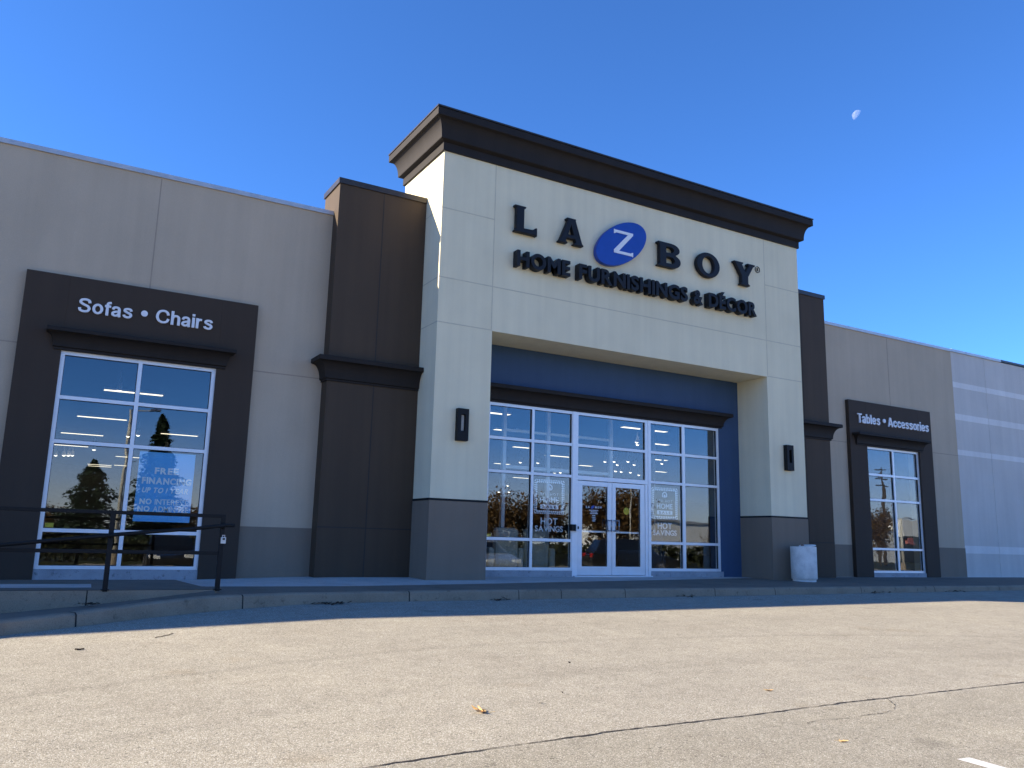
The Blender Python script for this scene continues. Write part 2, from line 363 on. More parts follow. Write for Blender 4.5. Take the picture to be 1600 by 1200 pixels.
# parking stall lines
for k, xl in enumerate([-1.33 + 2.72 * i for i in range(-4, 10)]):
    mb = MB(); n = 24; L = []
    for i in range(n + 1):
        y = -11.2 - 5.3 * i / n
        e = 0.006 * noise.noise((k * 3.1, y * 6, 0)); f = 0.006 * noise.noise((k * 5.1, y * 6, 4))
        L += [(xl - 0.058 + e, y + (0.01 if i == 0 else 0), G(xl, y) + 0.004), (xl + 0.058 + f, y, G(xl, y) + 0.004)]
    mb.add(L, [(2 * i, 2 * i + 1, 2 * i + 3, 2 * i + 2) for i in range(n)])
    o = mb.build('parking_line', M['linep'], fix=False); tag(o, kind='structure', label='white painted parking stall line on the asphalt', group='white parking stall lines')

# ------------------------------------------------------------------ sidewalk, kerb, ramp
def WZ(x, y):
    """walk surface height"""
    t = cl((y + 2.4) / 2.4, 0, 1.45)
    zr = -0.05 + 0.05 * t
    zl = 0.0 - 0.012 * (y + 2.4)
    k = cl((-1.5 - x) / 2.6, 0, 1)
    return zr * (1 - k) + zl * k
KF = [(-13.5, -9.6), (-11.0, -7.3), (-9.2, -5.75), (-7.9, -4.75), (-6.708, -3.99), (-5.98, -3.60), (-5.13, -3.12), (-4.5, -2.86), (-3.925, -2.68), (-3.2, -2.52), (-2.587, -2.42), (-1.6, -2.31), (-0.16, -2.25), (2.08, -2.30), (5, -2.36), (7.664, -2.40), (15.3, -2.46), (30, -2.5), (90, -2.5)]
def dens(P, d=0.25):
    o = []
    for a, b in zip(P[:-1], P[1:]):
        n = max(1, int(math.dist(a, b) / d)) if a[0] < 16 else 12
        o += [(a[0] + (b[0] - a[0]) * i / n, a[1] + (b[1] - a[1]) * i / n) for i in range(n)]
    return o + [P[-1]]
KD = dens(KF)
KD = sorted(KD + [(-4.22, -2.77)], key=lambda p: p[0])
def kerb_h(x):
    return 0.15 + 0.045 * max(0, 1 - abs(x + 4.4) / 1.7) - 0.012 * cl((x - 2) / 6, 0, 1) - 0.02 * cl((x - 8) / 6, 0, 1)
# kerb: one extruded profile along KD, 0.16 m wide
def kerb_top(x, y): return G(x, y) + kerb_h(x)
mb = MB(); k = 5; vv = []
for i, (x, y) in enumerate(KD):
    a = Vector(KD[max(0, i - 1)]); b = Vector(KD[min(len(KD) - 1, i + 1)]); d = (b - a).normalized(); n = Vector((-d.y, d.x))
    j = 0.004 * noise.noise((x * 2.3, y * 2, 0)); zt = kerb_top(x, y) + j
    for o_, z in ((0.0, G(x, y) - 0.06), (0.018 + j, zt - 0.022), (0.045, zt), (0.17, zt + 0.003), (0.17, G(x, y) - 0.06)):
        vv.append((x + n.x * o_, y + n.y * o_, z))
mb.add(vv, [(i * k + j, (i + 1) * k + j, (i + 1) * k + (j + 1) % k, i * k + (j + 1) % k) for i in range(len(KD) - 1) for j in range(k)])
kb = mb.build('kerb', M['kerb'], smooth=False); tag(kb, kind='structure', label='weathered concrete kerb curving along the store walk')
# kerb joints: thin dark gaps as slivers proud of the face
mb = MB()
for xj in (-8.6, -5.98, -3.925, -1.37, 0.6, 1.5, 3.0, 5.1, 6.65, 9.2, 11.7, 14.2):
    i = min(range(len(KD)), key=lambda q: abs(KD[q][0] - xj)); x, y = KD[i]
    a = Vector(KD[i - 1]); b = Vector(KD[i + 1]); d = (b - a).normalized(); n = Vector((-d.y, d.x)); zt = kerb_top(x, y)
    wd = 0.009 if xj < 0 else 0.006
    prof = [(-0.003, G(x, y) - 0.02), (0.015, zt - 0.020), (0.043, zt + 0.004), (0.172, zt + 0.006)]
    vs = [(x + d.x * s + n.x * o_, y + d.y * s + n.y * o_, z) for s in (-wd, wd) for o_, z in prof]
    mb.add(vs, [(q, q + 1, q + 5, q + 4) for q in range(3)])
j = mb.build('kerb_joints', M['crack'], fix=False); j.parent = kb; j.name = 'joint'
# walk surface behind the kerb (right of the ramp) and ramp surface (left)
def inner(i):
    x, y = KD[i]; a = Vector(KD[max(0, i - 1)]); b = Vector(KD[min(len(KD) - 1, i + 1)]); d = (b - a).normalized()
    return x - d.y * 0.165, y + d.x * 0.165
def sheet(name, rows, mat, label, thick=None):
    mb = MB(); nc = len(rows[0]); mb.add([p for r in rows for p in r], [(i * nc + j, i * nc + j + 1, (i + 1) * nc + j + 1, (i + 1) * nc + j) for i in range(len(rows) - 1) for j in range(nc - 1)])
    return tag(mb.build(name, mat, smooth=True, fix=False), kind='structure', label=label)
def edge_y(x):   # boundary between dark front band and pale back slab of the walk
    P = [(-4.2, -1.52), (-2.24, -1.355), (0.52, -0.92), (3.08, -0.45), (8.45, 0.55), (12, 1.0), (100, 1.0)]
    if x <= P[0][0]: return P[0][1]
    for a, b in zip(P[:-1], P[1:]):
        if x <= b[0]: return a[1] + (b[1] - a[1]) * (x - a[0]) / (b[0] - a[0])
rf, rb = [], []
for i in range(len(KD)):
    x, y = inner(i)
    if KD[i][0] < -4.221: continue
    zt = kerb_top(*KD[i])
    ye = edge_y(x)
    row = []
    for t in (0, .25, .5, .75, 1):
        yy = y + (ye - y) * t
        zz = WZ(x, yy); zz = zt * (1 - min(1, t * 1.5)) + zz * min(1, t * 1.5)
        row.append((x, yy, zz))
    rf.append(row)
    rb.append([(x, ye + (1.3 - ye) * t, WZ(x, ye + (1.3 - ye) * t)) for t in (0, .25, .5, .75, 1)])
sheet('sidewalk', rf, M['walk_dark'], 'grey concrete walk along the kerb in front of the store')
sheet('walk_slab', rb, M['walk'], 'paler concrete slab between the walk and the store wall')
# raised walk left of the ramp head, with the retaining face at y = -2.4
XR = -4.22
def tri(name, polys, mat, label):
    mb = MB()
    for q in polys: mb.add([(x, y, WZ(x, y)) for x, y in q], [tuple(range(len(q)))])
    return tag(mb.build(name, mat, fix=False), kind='structure', label=label)
tri('walk_slab', [[(-60, -1.6), (-5.73, -1.67), (-5.66, -0.56), (-60, -0.55)], [(-4.25, 1.3), (-4.25, 0.40), (-4.03, 0.45)]][:1], M['walk'], 'pale concrete strip on the walk left of the railing')
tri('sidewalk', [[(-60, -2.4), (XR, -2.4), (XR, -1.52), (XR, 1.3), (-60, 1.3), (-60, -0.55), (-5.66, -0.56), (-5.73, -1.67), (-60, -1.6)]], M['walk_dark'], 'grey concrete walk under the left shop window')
def ramp_in(x):
    P = [(-20, -1.6), (-8, -0.43), (-6.78, -0.275), (-5.81, -0.19), (-5.1, -0.115), (-4.35, -0.02), (XR, -0.003)]
    for a, b in zip(P[:-1], P[1:]):
        if x <= b[0]: return a[1] + (b[1] - a[1]) * (x - a[0]) / (b[0] - a[0])
    return P[-1][1]
rr = []
for i in range(len(KD)):
    x, y = inner(i)
    if KD[i][0] > XR + 0.001 or x < -13: continue
    zt = kerb_top(*KD[i])
    zi = max(ramp_in(x), G(x, -2.4) - 0.03) if x > -9 else G(x, y) + 0.1
    rr.append([(x, y + (-2.404 - y) * t, zt + (zi - zt) * t) for t in (0, .33, .66, 1)])
sheet('ramp', rr, M['walk_dark'], 'concrete ramp sloping down to the left between kerb and railing')
mb = MB(); mb.box(-60, -5.83, -2.404, -2.25, -1.2, -0.004); mb.box(-5.815, XR, -2.404, -2.25, -0.6, -0.004); mb.box(-5.83, -5.815, -2.39, -2.25, -1, -0.01, 1)
tag(mb.build('ramp_wall', [M['kerb'], M['crack']]), label='low concrete retaining wall under the black railing', cat='low wall')

# gutter leaf litter
def litter(cx, cy, n, r, seed, label):
    q = random.Random(seed); mb = MB()
    for _ in range(n):
        x = cx + q.gauss(0, r); y = cy + q.gauss(0, r * 0.25); z = G(x, y) + 0.006 + abs(q.gauss(0, 0.012))
        s = q.uniform(0.015, 0.04); a = q.uniform(0, 6.28); t = q.uniform(-0.6, 0.6)
        pts = []
        for k in range(5):
            b = a + k * 1.257; pts.append((x + s * math.cos(b), y + s * math.sin(b), z + s * t * math.cos(b) + q.uniform(0, .01)))
        mb.add(pts, [(0, 1, 2, 3, 4)])
    tag(mb.build('leaf_litter', M['litter'], fix=False), kind='stuff', label=label, cat='leaf litter')
litter(-2.62, -2.52, 34, 0.14, 1, 'dark dead leaves caught against the kerb left of the entrance')
litter(0.25, -2.34, 16, 0.08, 2, 'small clump of dark leaves in the gutter before the pillar')
litter(4.2, -2.41, 8, 0.2, 3, 'thin scatter of dark leaves in the gutter before the doors')
litter(9.6, -2.50, 12, 0.25, 7, 'dark leaves in the gutter in front of the round bin')
litter(12.3, -2.52, 14, 0.3, 8, 'dark leaves in the gutter before the right shop window')
q = random.Random(9); mb = MB()
for _ in range(60):
    x = -5.80 + q.gauss(0, .055); y = -2.78 + q.gauss(0, .05); z = -0.16 + abs(q.gauss(0, .016)); s = q.uniform(.012, .03); a = q.uniform(0, 6.28)
    mb.add([(x + s * math.cos(a + k * 1.57), y + s * math.sin(a + k * 1.57), z + q.uniform(0, .015)) for k in range(4)], [(0, 1, 2, 3)])
tag(mb.build('leaf_litter', M['litter'], fix=False), kind='stuff', label='dark heap of leaves at the joint of the low ramp wall', cat='leaf litter')

# ------------------------------------------------------------------ the store building
B = empty('store_building', (0, 0, 0))
tag(B, 'long single storey furniture store with cream entrance tower and brown columns', 'store')
ZB = -0.3
def joint_v(mb, x, z0, z1, y, mi=1, wd=0.010): mb.box(x - wd, x + wd, y - 0.0025, y + 0.01, z0, z1, mi)
def joint_h(mb, x0, x1, z, y, mi=1, wd=0.010): mb.box(x0, x1, y - 0.003, y + 0.01, z - wd, z + wd, mi)
W = 10.4; XL, XRR = 1.24, 9.135; HS = 4.985; H1 = 8.63; TD = 2.05
# tower
mb = MB()
mb.box(0, XL, 0, TD, 1.53, HS); mb.box(XRR, W, 0, TD, 1.53, HS); mb.box(0, W, 0, TD, HS, H1 + 0.1)
joint_v(mb, 1.22, HS, H1, 0); joint_v(mb, 9.16, HS, H1, 0)
joint_h(mb, 0, W, 5.93, 0); joint_h(mb, 0, 1.22, 7.40, 0); joint_h(mb, 9.16, W, 7.40, 0); joint_h(mb, 0, 1.22, 5.0, 0); joint_h(mb, 9.16, W, 5.0, 0)
for z in (7.40, 5.93, 5.0): mb.box(-0.003, 0.01, 0, TD, z - 0.01, z + 0.01, 1)
mb.build('tower_wall', [M['cream'], M['cream_joint']], B)
for x0, x1 in ((0, XL), (XRR, W)):
    MB().box(x0 - 0.01, x1 + 0.01, -0.01, TD, ZB, 1.487).build('pillar_base', M['pillar_grey'], B)
    MB().box(x0 - 0.012, x1 + 0.012, -0.012, TD + .002, 1.487, 1.53).build('pillar_trim', M['black_metal'], B)
# cornice
def cove(o0, z0, o1, z1, n=10):
    return [(o0 + (o1 - o0) * (1 - math.cos(math.pi / 2 * i / n)), z0 + (z1 - z0) * math.sin(math.pi / 2 * i / n)) for i in range(n + 1)]
prof = [(0.0, H1), (0.045, H1), (0.045, 8.80), (0.135, 8.84)] + cove(0.14, 8.86, 0.285, 9.22) + [(0.315, 9.235), (0.315, 9.385), (0.30, 9.40), (0.0, 9.40)]
mb = MB()
sweep_molding(mb, prof, [((0, TD), (-1, 1)), ((0, 0), (-1, -1)), ((W, 0), (1, -1)), ((W, TD), (1, 1)), ((0, TD), (-1, 1))])
mb.box(0, W, 0.01, TD - .01, 9.2, 9.38)
mb.build('cornice', M['black'], B)
# metal lip on the cornice
mb = MB(); sweep_molding(mb, [(0.30, 9.402), (0.328, 9.402), (0.328, 9.435), (-0.05, 9.45), (-0.05, 9.402)], [((0, TD), (-1, 1)), ((0, 0), (-1, -1)), ((W, 0), (1, -1)), ((W, TD), (1, 1)), ((0, TD), (-1, 1))])
mb.build('cornice_cap', M['coping_dark'], B)

# brown columns
CY = 0.79; CH = 7.86
ledge_prof = lambda o, zt, zb, lip: [(0.0, zb), (0.03, zb), (0.03, zb + 0.035), (0.055, zb + 0.045)] + cove(0.06, zb + 0.05, o - 0.03, zt - lip - 0.02, 8) + [(o, zt - lip - 0.01), (o, zt - 0.012), (o - 0.012, zt), (0.0, zt + 0.02)]
for x0, x1, le, re in ((-1.9, -0.004, True, False), (W + 0.004, 12.35, False, True)):
    mb = MB(); mb.box(x0, x1, CY, 1.75, ZB, CH - 0.11)
    joint_v(mb, (x0 + x1) / 2, 0, CH - 0.12, CY); joint_h(mb, x0, x1, 0.93, CY)
    col = mb.build('column', [M['brown'], M['brown_joint']], B)
    MB().box(x0 - (0.03 if le else 0), x1 + (0.03 if re else 0), CY - 0.03, 1.78, CH - 0.115, CH).build('column_cap', M['coping_dark'], col)
    path = ([((x0, 1.1), (-1, 0)), ((x0, CY), (-1, -1))] if le else [((x0, CY), (0, -1))]) + ([((x1, CY), (1, -1)), ((x1, 1.1), (1, 0))] if re else [((x1, CY), (0, -1))])
    mb = MB(); sweep_molding(mb, ledge_prof(0.25, 4.15, 3.70, 0.08), path); mb.build('ledge', M['black'], col)

# wings
WY = 1.12; WT = 1.42; ZT = 7.16
def wing(x0, x1, ox0, ox1, oz0, oz1, vj, bandcuts, name='wing_wall'):
    mb = MB()
    mb.box(x0, ox0, WY, WT, ZB, ZT); mb.box(ox1, x1, WY, WT, ZB, ZT); mb.box(ox0, ox1, WY, WT, oz1, ZT); mb.box(ox0, ox1, WY, WT, ZB, oz0)
    for v in vj: joint_v(mb, v, 5.02, ZT - 0.02, WY)
    for a, b in bandcuts: joint_h(mb, a, b, 3.78, WY)
    o = mb.build(name, [M['taupe'], M['taupe_joint']], B)
    for a, b in bandcuts: MB().box(a, b, WY - 0.012, WY + .05, ZB, 0.90).build('base_band', M['taupe_dark'], o)
    return o
SY = 1.0
wl = wing(-46, -1.9, -6.44, -3.88, 0.12, 3.76, (-5.15, -10.6, -16), ((-46, -7.05), (-3.25, -1.9)))
wr = wing(12.35, 18.75, 14.18, 16.64, 0.12, 3.76, (15.53,), ((12.35, 13.46), (17.27, 18.75)))
MB().box(-46, -1.88, WY - 0.035, WT + .06, ZT, ZT + 0.085).build('parapet_cap', M['coping_light'], wl)
MB().box(12.35, 18.75, WY - 0.035, WT + .06, ZT, ZT + 0.085).build('parapet_cap', M['coping_light'], wr)
# grey block wall to the right
mb = MB(); XE = 75
mb.box(18.75, XE, WY + 0.01, WT, ZB, ZT + 0.01)
for a, b in ((6.0, 6.18), (4.94, 5.14), (3.81, 3.98), (0.745, 0.98)): mb.box(18.75, XE, WY + 0.006, WY + .05, a, b, 1)
for i, xj in enumerate([20.6 + 3.9 * k for k in range(12)]): joint_v(mb, xj, 0, ZT - .03, WY + 0.006, 2, 0.012)
gw = mb.build('block_wall', [M['block'], M['stripe'], M['block_joint']], B)
mb = MB(); mb.box(18.76, 21.55, WY - 0.035, WT + .06, ZT + .012, ZT + 0.095); mb.box(21.55, XE, WY - 0.03, WT + .06, ZT + .03, ZT + 0.10, 1)
mb.box(19.55, 19.56, WY - .037, WY, ZT + .012, ZT + .095, 1)
mb.build('parapet_cap', [M['coping_light'], M['coping_dark']], gw)
# roof and far walls of the long box
MB().box(-46, XE, 1.43, 40, 6.5, 6.6).build('roof', M['roof'], B)
mb = MB(); mb.box(-46, -45.7, 1.43, 40, ZB, ZT); mb.box(XE - .3, XE, 1.43, 40, ZB, ZT); mb.box(-46, XE, 40, 40.3, ZB, ZT)
mb.build('rear_wall', M['taupe'], B)

# window surrounds (brown) with ledges
def surround(x0, x1, ox0, ox1, ztop, lx0, lx1):
    mb = MB()
    yb = WY - 0.002
    mb.box(x0, ox0, SY, yb, ZB, ztop); mb.box(ox1, x1, SY, yb, ZB, ztop); mb.box(ox0, ox1, SY, yb, 3.72, ztop)
    s = mb.build('window_surround', [M['frame_brown']], B, bevel=0.004)
    mb = MB(); sweep_molding(mb, ledge_prof(0.25, 4.06, 3.72, 0.055), [((lx0, SY + .02), (-0.62, 0)), ((lx0, SY), (-0.62, -1)), ((lx1, SY), (0.62, -1)), ((lx1, SY + .02), (0.62, 0))])
    mb.build('ledge', M['black'], s)
    return s
surround(-7.06, -3.25, -6.41, -3.90, 5.015, -6.51, -3.78)
surround(13.47, 17.26, 14.20, 16.62, 5.015, 13.72, 16.70)

# windows
GY = 1.115
def window(name, xo, xi, zr, yf, top, bot, sill=True, divide=True):
    """xo: outer x pair; xi: list of (x0,x1) glass columns; zr: list of (z0,z1) glass rows"""
    mb = MB(); yb = yf + 0.11
    xsn = [xo[0]] + [v for a in xi for v in a] + [xo[1]]
    for a, b in zip(xsn[0::2], xsn[1::2]): mb.box(a, b, yf, yb, bot, top)
    zs = sorted([bot] + [v for a in zr for v in a] + [top])
    for x0, x1 in xi:
        for a, b in zip(zs[0::2], zs[1::2]): mb.box(x0, x1, yf + 0.002, yb - .002, a, b)
        for a, b in zr:      # dark gasket round each pane
            t = 0.008
            mb.box(x0, x0 + t, yf + 0.03, yf + .07, a, b, 1); mb.box(x1 - t, x1, yf + .03, yf + .07, a, b, 1)
            mb.box(x0 + t, x1 - t, yf + .03, yf + .07, a, a + t, 1); mb.box(x0 + t, x1 - t, yf + .03, yf + .07, b - t, b, 1)
    o = mb.build(name, [M['alu'], M['gasket']], B)
    for x0, x1 in xi:
        for a, b in zr:
            MB().box(x0 + .001, x1 - .001, yf + 0.045, yf + 0.053, a + .001, b - .001).build('pane', M['glass'], o)
    return o
ZR = [(0.215, 0.772), (0.835, 2.20), (2.262, 2.918), (2.982, 3.65)]
window('window', (-6.41, -3.90), [(-6.345, -5.20), (-5.135, -3.97)], [(0.18, 0.715), (0.775, 2.165), (2.225, 2.905), (2.965, 3.655)], 1.06, 3.72, 0.125)
window('window', (14.20, 16.62), [(14.265, 15.385), (15.45, 16.555)], [(0.20, 0.775), (0.835, 2.16), (2.225, 2.885), (2.95, 3.655)], 1.06, 3.72, 0.14)
MB().box(-6.41, -3.90, 1.03, 1.4, ZB, 0.122).build('window_sill', M['sill'], B)
MB().box(14.20, 16.62, 1.03, 1.4, ZB, 0.137).build('window_sill', M['sill'], B)
# storefront glazing either side of the doors
EY = 1.04
window('storefront_window', (1.76, 3.97), [(1.82, 2.882), (2.945, 3.95)], ZR, EY, 3.715, 0.15)
window('storefront_window', (6.225, 8.44), [(6.24, 7.225), (7.315, 8.375)], ZR, EY, 3.715, 0.15)
window('transom_window', (4.045, 6.15), [(4.125, 6.068)], [(2.262, 2.918), (2.982, 3.65)], EY, 3.715, 2.165)
# door jamb posts
for x0, x1 in ((3.97, 4.045), (6.15, 6.225)): MB().box(x0 + .001, x1 - .001, EY - 0.01, EY + .12, 0.0, 3.714).build('door_post', M['alu'], B)
for x0, x1 in ((4.046, 4.125), (6.068, 6.149)): MB().box(x0, x1, EY + 0.005, EY + .11, 0.0, 2.163).build('door_post', M['alu'], B)
MB().box(1.70, 3.968, EY - .03, EY + .3, ZB, 0.148).build('window_sill', M['sill'], B)
MB().box(6.227, 8.50, EY - .03, EY + .3, ZB, 0.148).build('window_sill', M['sill'], B)
MB().box(4.0, 6.2, EY - .1, EY + .2, -0.2, 0.045).build('threshold', M['alu_door'], B)
# doors
def door(x0, x1, gx0, gx1, hx):
    mb = MB(); y0, y1 = EY + 0.02, EY + 0.075
    mb.box(x0, gx0, y0, y1, 0.055, 2.15); mb.box(gx1, x1, y0, y1, 0.055, 2.15); mb.box(gx0, gx1, y0 + .001, y1, 0.055, 0.245); mb.box(gx0, gx1, y0 + .001, y1, 2.045, 2.15)
    t = 0.008
    mb.box(gx0, gx0 + t, y0 + .02, y0 + .04, .245, 2.045, 1); mb.box(gx1 - t, gx1, y0 + .02, y0 + .04, .245, 2.045, 1); mb.box(gx0 + t, gx1 - t, y0 + .02, y0 + .04, .245, .253, 1); mb.box(gx0 + t, gx1 - t, y0 + .02, y0 + .04, 2.037, 2.045, 1)
    d = mb.build('entrance_door', [M['alu_door'], M['gasket']], B)
    MB().box(gx0 + .001, gx1 - .001, y0 + .024, y0 + .032, .246, 2.044).build('pane', M['glass'], d)
    h = MB(); yy = y0 - 0.07; s = 1 if hx < (x0 + x1) / 2 else -1
    h.cyl((hx, yy, 1.03), (hx, yy, 1.30), 0.012); h.cyl((hx, yy, 1.28), (hx, y0, 1.28), .012); h.cyl((hx, yy, 1.05), (hx, y0, 1.05), .012)
    h.cyl((hx, yy, 1.28), (hx + s * 0.10, yy, 1.28), .011); h.cyl((hx, yy, 1.05), (hx + s * 0.10, yy, 1.05), .011); h.cyl((hx + s * .10, yy, 1.03), (hx + s * .10, yy, 1.30), .011)
    h.build('handle', M['rim'], d, smooth=True)
    MB().box(gx0, gx1, y1, y1 + .04, 1.0, 1.04).build('push_bar', M['alu_door'], d)
    return d
door(4.128, 5.094, 4.262, 4.972, 5.03); door(5.104, 6.065, 5.205, 5.93, 5.15)
# recess wall (blue), ledge over the glazing
mb = MB()
mb.box(XL, 1.758, EY - .012, 1.4, ZB, HS - .002); mb.box(8.442, XRR, EY - .012, 1.4, ZB, HS - .002); mb.box(1.758, 8.442, EY - .012, 1.4, 3.717, HS - .002)
mb.build('recess_wall', [M['blue']], B)
mb = MB(); sweep_molding(mb, ledge_prof(0.24, 4.09, 3.72, 0.075), [((1.55, EY - .01), (-1, 0)), ((1.55, EY - .012), (-1, -1)), ((8.50, EY - .012), (1, -1)), ((8.50, EY - .01), (1, 0))])
mb.build('ledge', M['black'], B)

# interior shell, seen through the glass
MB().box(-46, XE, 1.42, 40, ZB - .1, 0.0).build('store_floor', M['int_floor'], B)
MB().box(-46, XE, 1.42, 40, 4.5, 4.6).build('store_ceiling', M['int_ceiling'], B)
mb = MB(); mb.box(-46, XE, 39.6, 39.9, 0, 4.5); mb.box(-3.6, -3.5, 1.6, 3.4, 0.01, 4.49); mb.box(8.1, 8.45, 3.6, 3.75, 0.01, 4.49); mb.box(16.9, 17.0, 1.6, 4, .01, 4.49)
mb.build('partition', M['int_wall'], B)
def post(x, y, wd=.05):
    MB().box(x - wd, x + wd, y - wd, y + wd, 0.01, 4.49).build('interior_post', M['int_post'], B)
for x, y in ((3.28, 3.0), (4.55, 3.0), (6.5, 3.0), (8.9, 4.6), (9.25, 4.6), (2.95, 4.2), (11.5, 7.5), (-2.0, 9.0)): post(x, y, 0.045)
mb = MB(); mb.box(3.33, 6.45, 2.97, 3.03, 2.5, 2.58); mb.box(3.33, 6.45, 2.97, 3.03, 3.4, 3.46)
mb.build('vestibule_rail', M['int_post'], B)

# ------------------------------------------------------------------ ceiling lights and track spots
strips = [(-4.47, 9.45, 1.44), (-4.77, 15.65, 1.47), (-5.05, 21.3, 1.45), (-1.9, 18.8, 1.3), (-5.2, 26.6, 1.35), (-2.45, 30.7, 1.2), (-3.3, 37.3, 1.2), (-3.2, 38.6, 1.2), (-2.2, 36.8, .8),
          (4.75, 6.4, 1.2), (6.9, 9.5, .65), (7.55, 9.3, .6), (10.0, 13.5, .75), (12.9, 20.2, .8), (12.9, 15.3, 1.25), (9.8, 6.3, .75), (10.8, 6.35, .9), (13.2, 9.1, .95), (18.9, 21.2, 1.2), (20.7, 18.1, 1.1), (17.0, 13.5, .75), (16.3, 18.1, .7), (18.1, 27.1, 1.1), (21.9, 6.4, 1.2), (25.0, 9.1, 1.2),
          (-9.5, 9.5, 1.4), (-8.6, 15.6, 1.4), (0.5, 12.5, 1.3), (1.5, 24, 1.3), (29, 7, 1.2)]
for x, y, L in strips:
    mb = MB(); mb.box(x - L / 2, x + L / 2, y - 0.10, y + 0.10, 4.40, 4.405, 1); mb.box(x - L / 2 - .02, x + L / 2 + .02, y - .12, y + .12, 4.406, 4.46)
    o = mb.build('ceiling_light', [M['int_post'], M['lightm']])
    tag(o, 'lit linear fluorescent light on the ceiling seen through the store windows', 'ceiling light', 'ceiling lights inside the store')
spots = [(-5.02, 6.91), (-4.46, 23.5), (-5.72, 27.7), (-5.41, 27.4), (-5.24, 27.3), (-5.09, 27.1), (-3.81, 17.2), (-3.55, 16.6), (-2.15, 20.1), (10.4, 6.8), (10.83, 7.3), (13.54, 12.8), (13.78, 12.5), (14.17, 12.1), (14.7, 13.5), (15.2, 13.0), (16.5, 16.0), (16.9, 16.1), (17.4, 16.06), (18.56, 16.9), (15.13, 19.0), (15.13, 18.5), (11.14, 15.5), (11.82, 15.2), (17.55, 28.5), (18.1, 28.7), (15.33, 12.1), (15.68, 11.8), (20.85, 34.7), (21.3, 34.1)]
for x, y in spots:
    mb = MB(); rr_ = 0.055 + 0.0012 * y
    mb.cyl((x, y, 4.05), (x, y - .06, 4.22), rr_, rr_ * .7, 10); mb.cyl((x, y - .02, 4.2), (x, y - .02, 4.5), .012, n=6)
    mb.cyl((x, y + .004, 4.045), (x, y, 4.055), rr_ * .92, n=10, mi=1)
    vs0 = Vector((x, y, 4.1)); mb.lathe([(0.001, 4.055 - rr_ * .8), (rr_ * .6, 4.055 - rr_ * .6), (rr_ * .85, 4.055)], x, y, 10, mi=1)
    tag(mb.build('track_spot', [M['int_post'], M['spotm']]), 'small lit track spotlight under the store ceiling', 'spotlight', 'track spotlights inside the store')

# armchairs just behind the left glazing
def armchair(x, y, rot, mat, label):
    r = empty('armchair', (x, y, 0.0)); r.rotation_euler = (0, 0, rot); tag(r, label, 'armchair')
    def bx(n, a, bev=.05):
        MB().box(*a).build(n, mat, r, bevel=bev)
    bx('seat', (-.30, .30, -.38, .30, .18, .48)); bx('backrest', (-.30, .30, .30, .50, .18, 1.05), .08); bx('arm', (-.45, -.305, -.4, .48, .05, .62)); bx('arm', (.305, .45, -.4, .48, .05, .62))
    return r
armchair(2.62, 2.05, math.pi, M['fabric'], 'beige upholstered armchair behind the left storefront glass')
armchair(3.6, 2.15, math.pi - .3, M['fabric'], 'second beige armchair, nearest the entrance doors')
armchair(7.0, 2.4, math.pi + .3, M['fabric2'], 'charcoal armchair behind the right storefront glass')

# ------------------------------------------------------------------ lettering
def text_mesh(body, bold=0.0, res=6):
    cu = bpy.data.curves.new('t', 'FONT'); cu.body = body; cu.size = 1.0; cu.offset = bold; cu.resolution_u = res; cu.fill_mode = 'BOTH'
    cu.extrude = 0.5
    ob = bpy.data.objects.new('t', cu); COL.objects.link(ob)
    dg = bpy.context.evaluated_depsgraph_get(); dg.update()
    me = bpy.data.meshes.new_from_object(ob.evaluated_get(dg))
    bpy.data.objects.remove(ob); bpy.data.curves.remove(cu)
    V = [tuple(v.co) for v in me.vertices]; F = [tuple(p.vertices) for p in me.polygons]
    bpy.data.meshes.remove(me); return V, F
_tc = {}
def glyph(ch, bold):
    k = (ch, bold)
    if k not in _tc:
        V, F = text_mesh(ch, bold); xs_ = [v[0] for v in V]; _tc[k] = (V, F, min(xs_), max(xs_))
    return _tc[k]
_cap = {}
def cap_h(bold):
    if bold not in _cap:
        V, F, a, b = glyph('H', bold); _cap[bold] = (min(v[1] for v in V), max(v[1] for v in V))
    return _cap[bold]
def set_text(body, x0, x1, z0, h, y0, y1, bold=0.0, gap=0.09, space=0.32, mb=None, slant=0.0):
    """lay glyphs between x0 and x1, capitals from z0 to z0+h, y0 (front) to y1; returns list of MB per glyph or fills mb"""
    b0, b1 = cap_h(bold); tot = 0; items = []
    for ch in body:
        if ch == ' ': tot += space; continue
        V, F, a, b = glyph(ch, bold); items.append((ch, tot)); tot += (b - a) + gap
    tot -= gap
    sx = (x1 - x0) / tot; sz = h / (b1 - b0); out = []
    for ch, off in items:
        V, F, a, b = glyph(ch, bold)
        t = mb or MB()
        pts = []
        for v in V:
            z = (v[1] - b0) * sz
            pts.append((x0 + (v[0] - a + off) * sx + slant * z, y0 if v[2] > 0 else y1, z0 + z))
        t.add(pts, F); out.append(t)
    return out

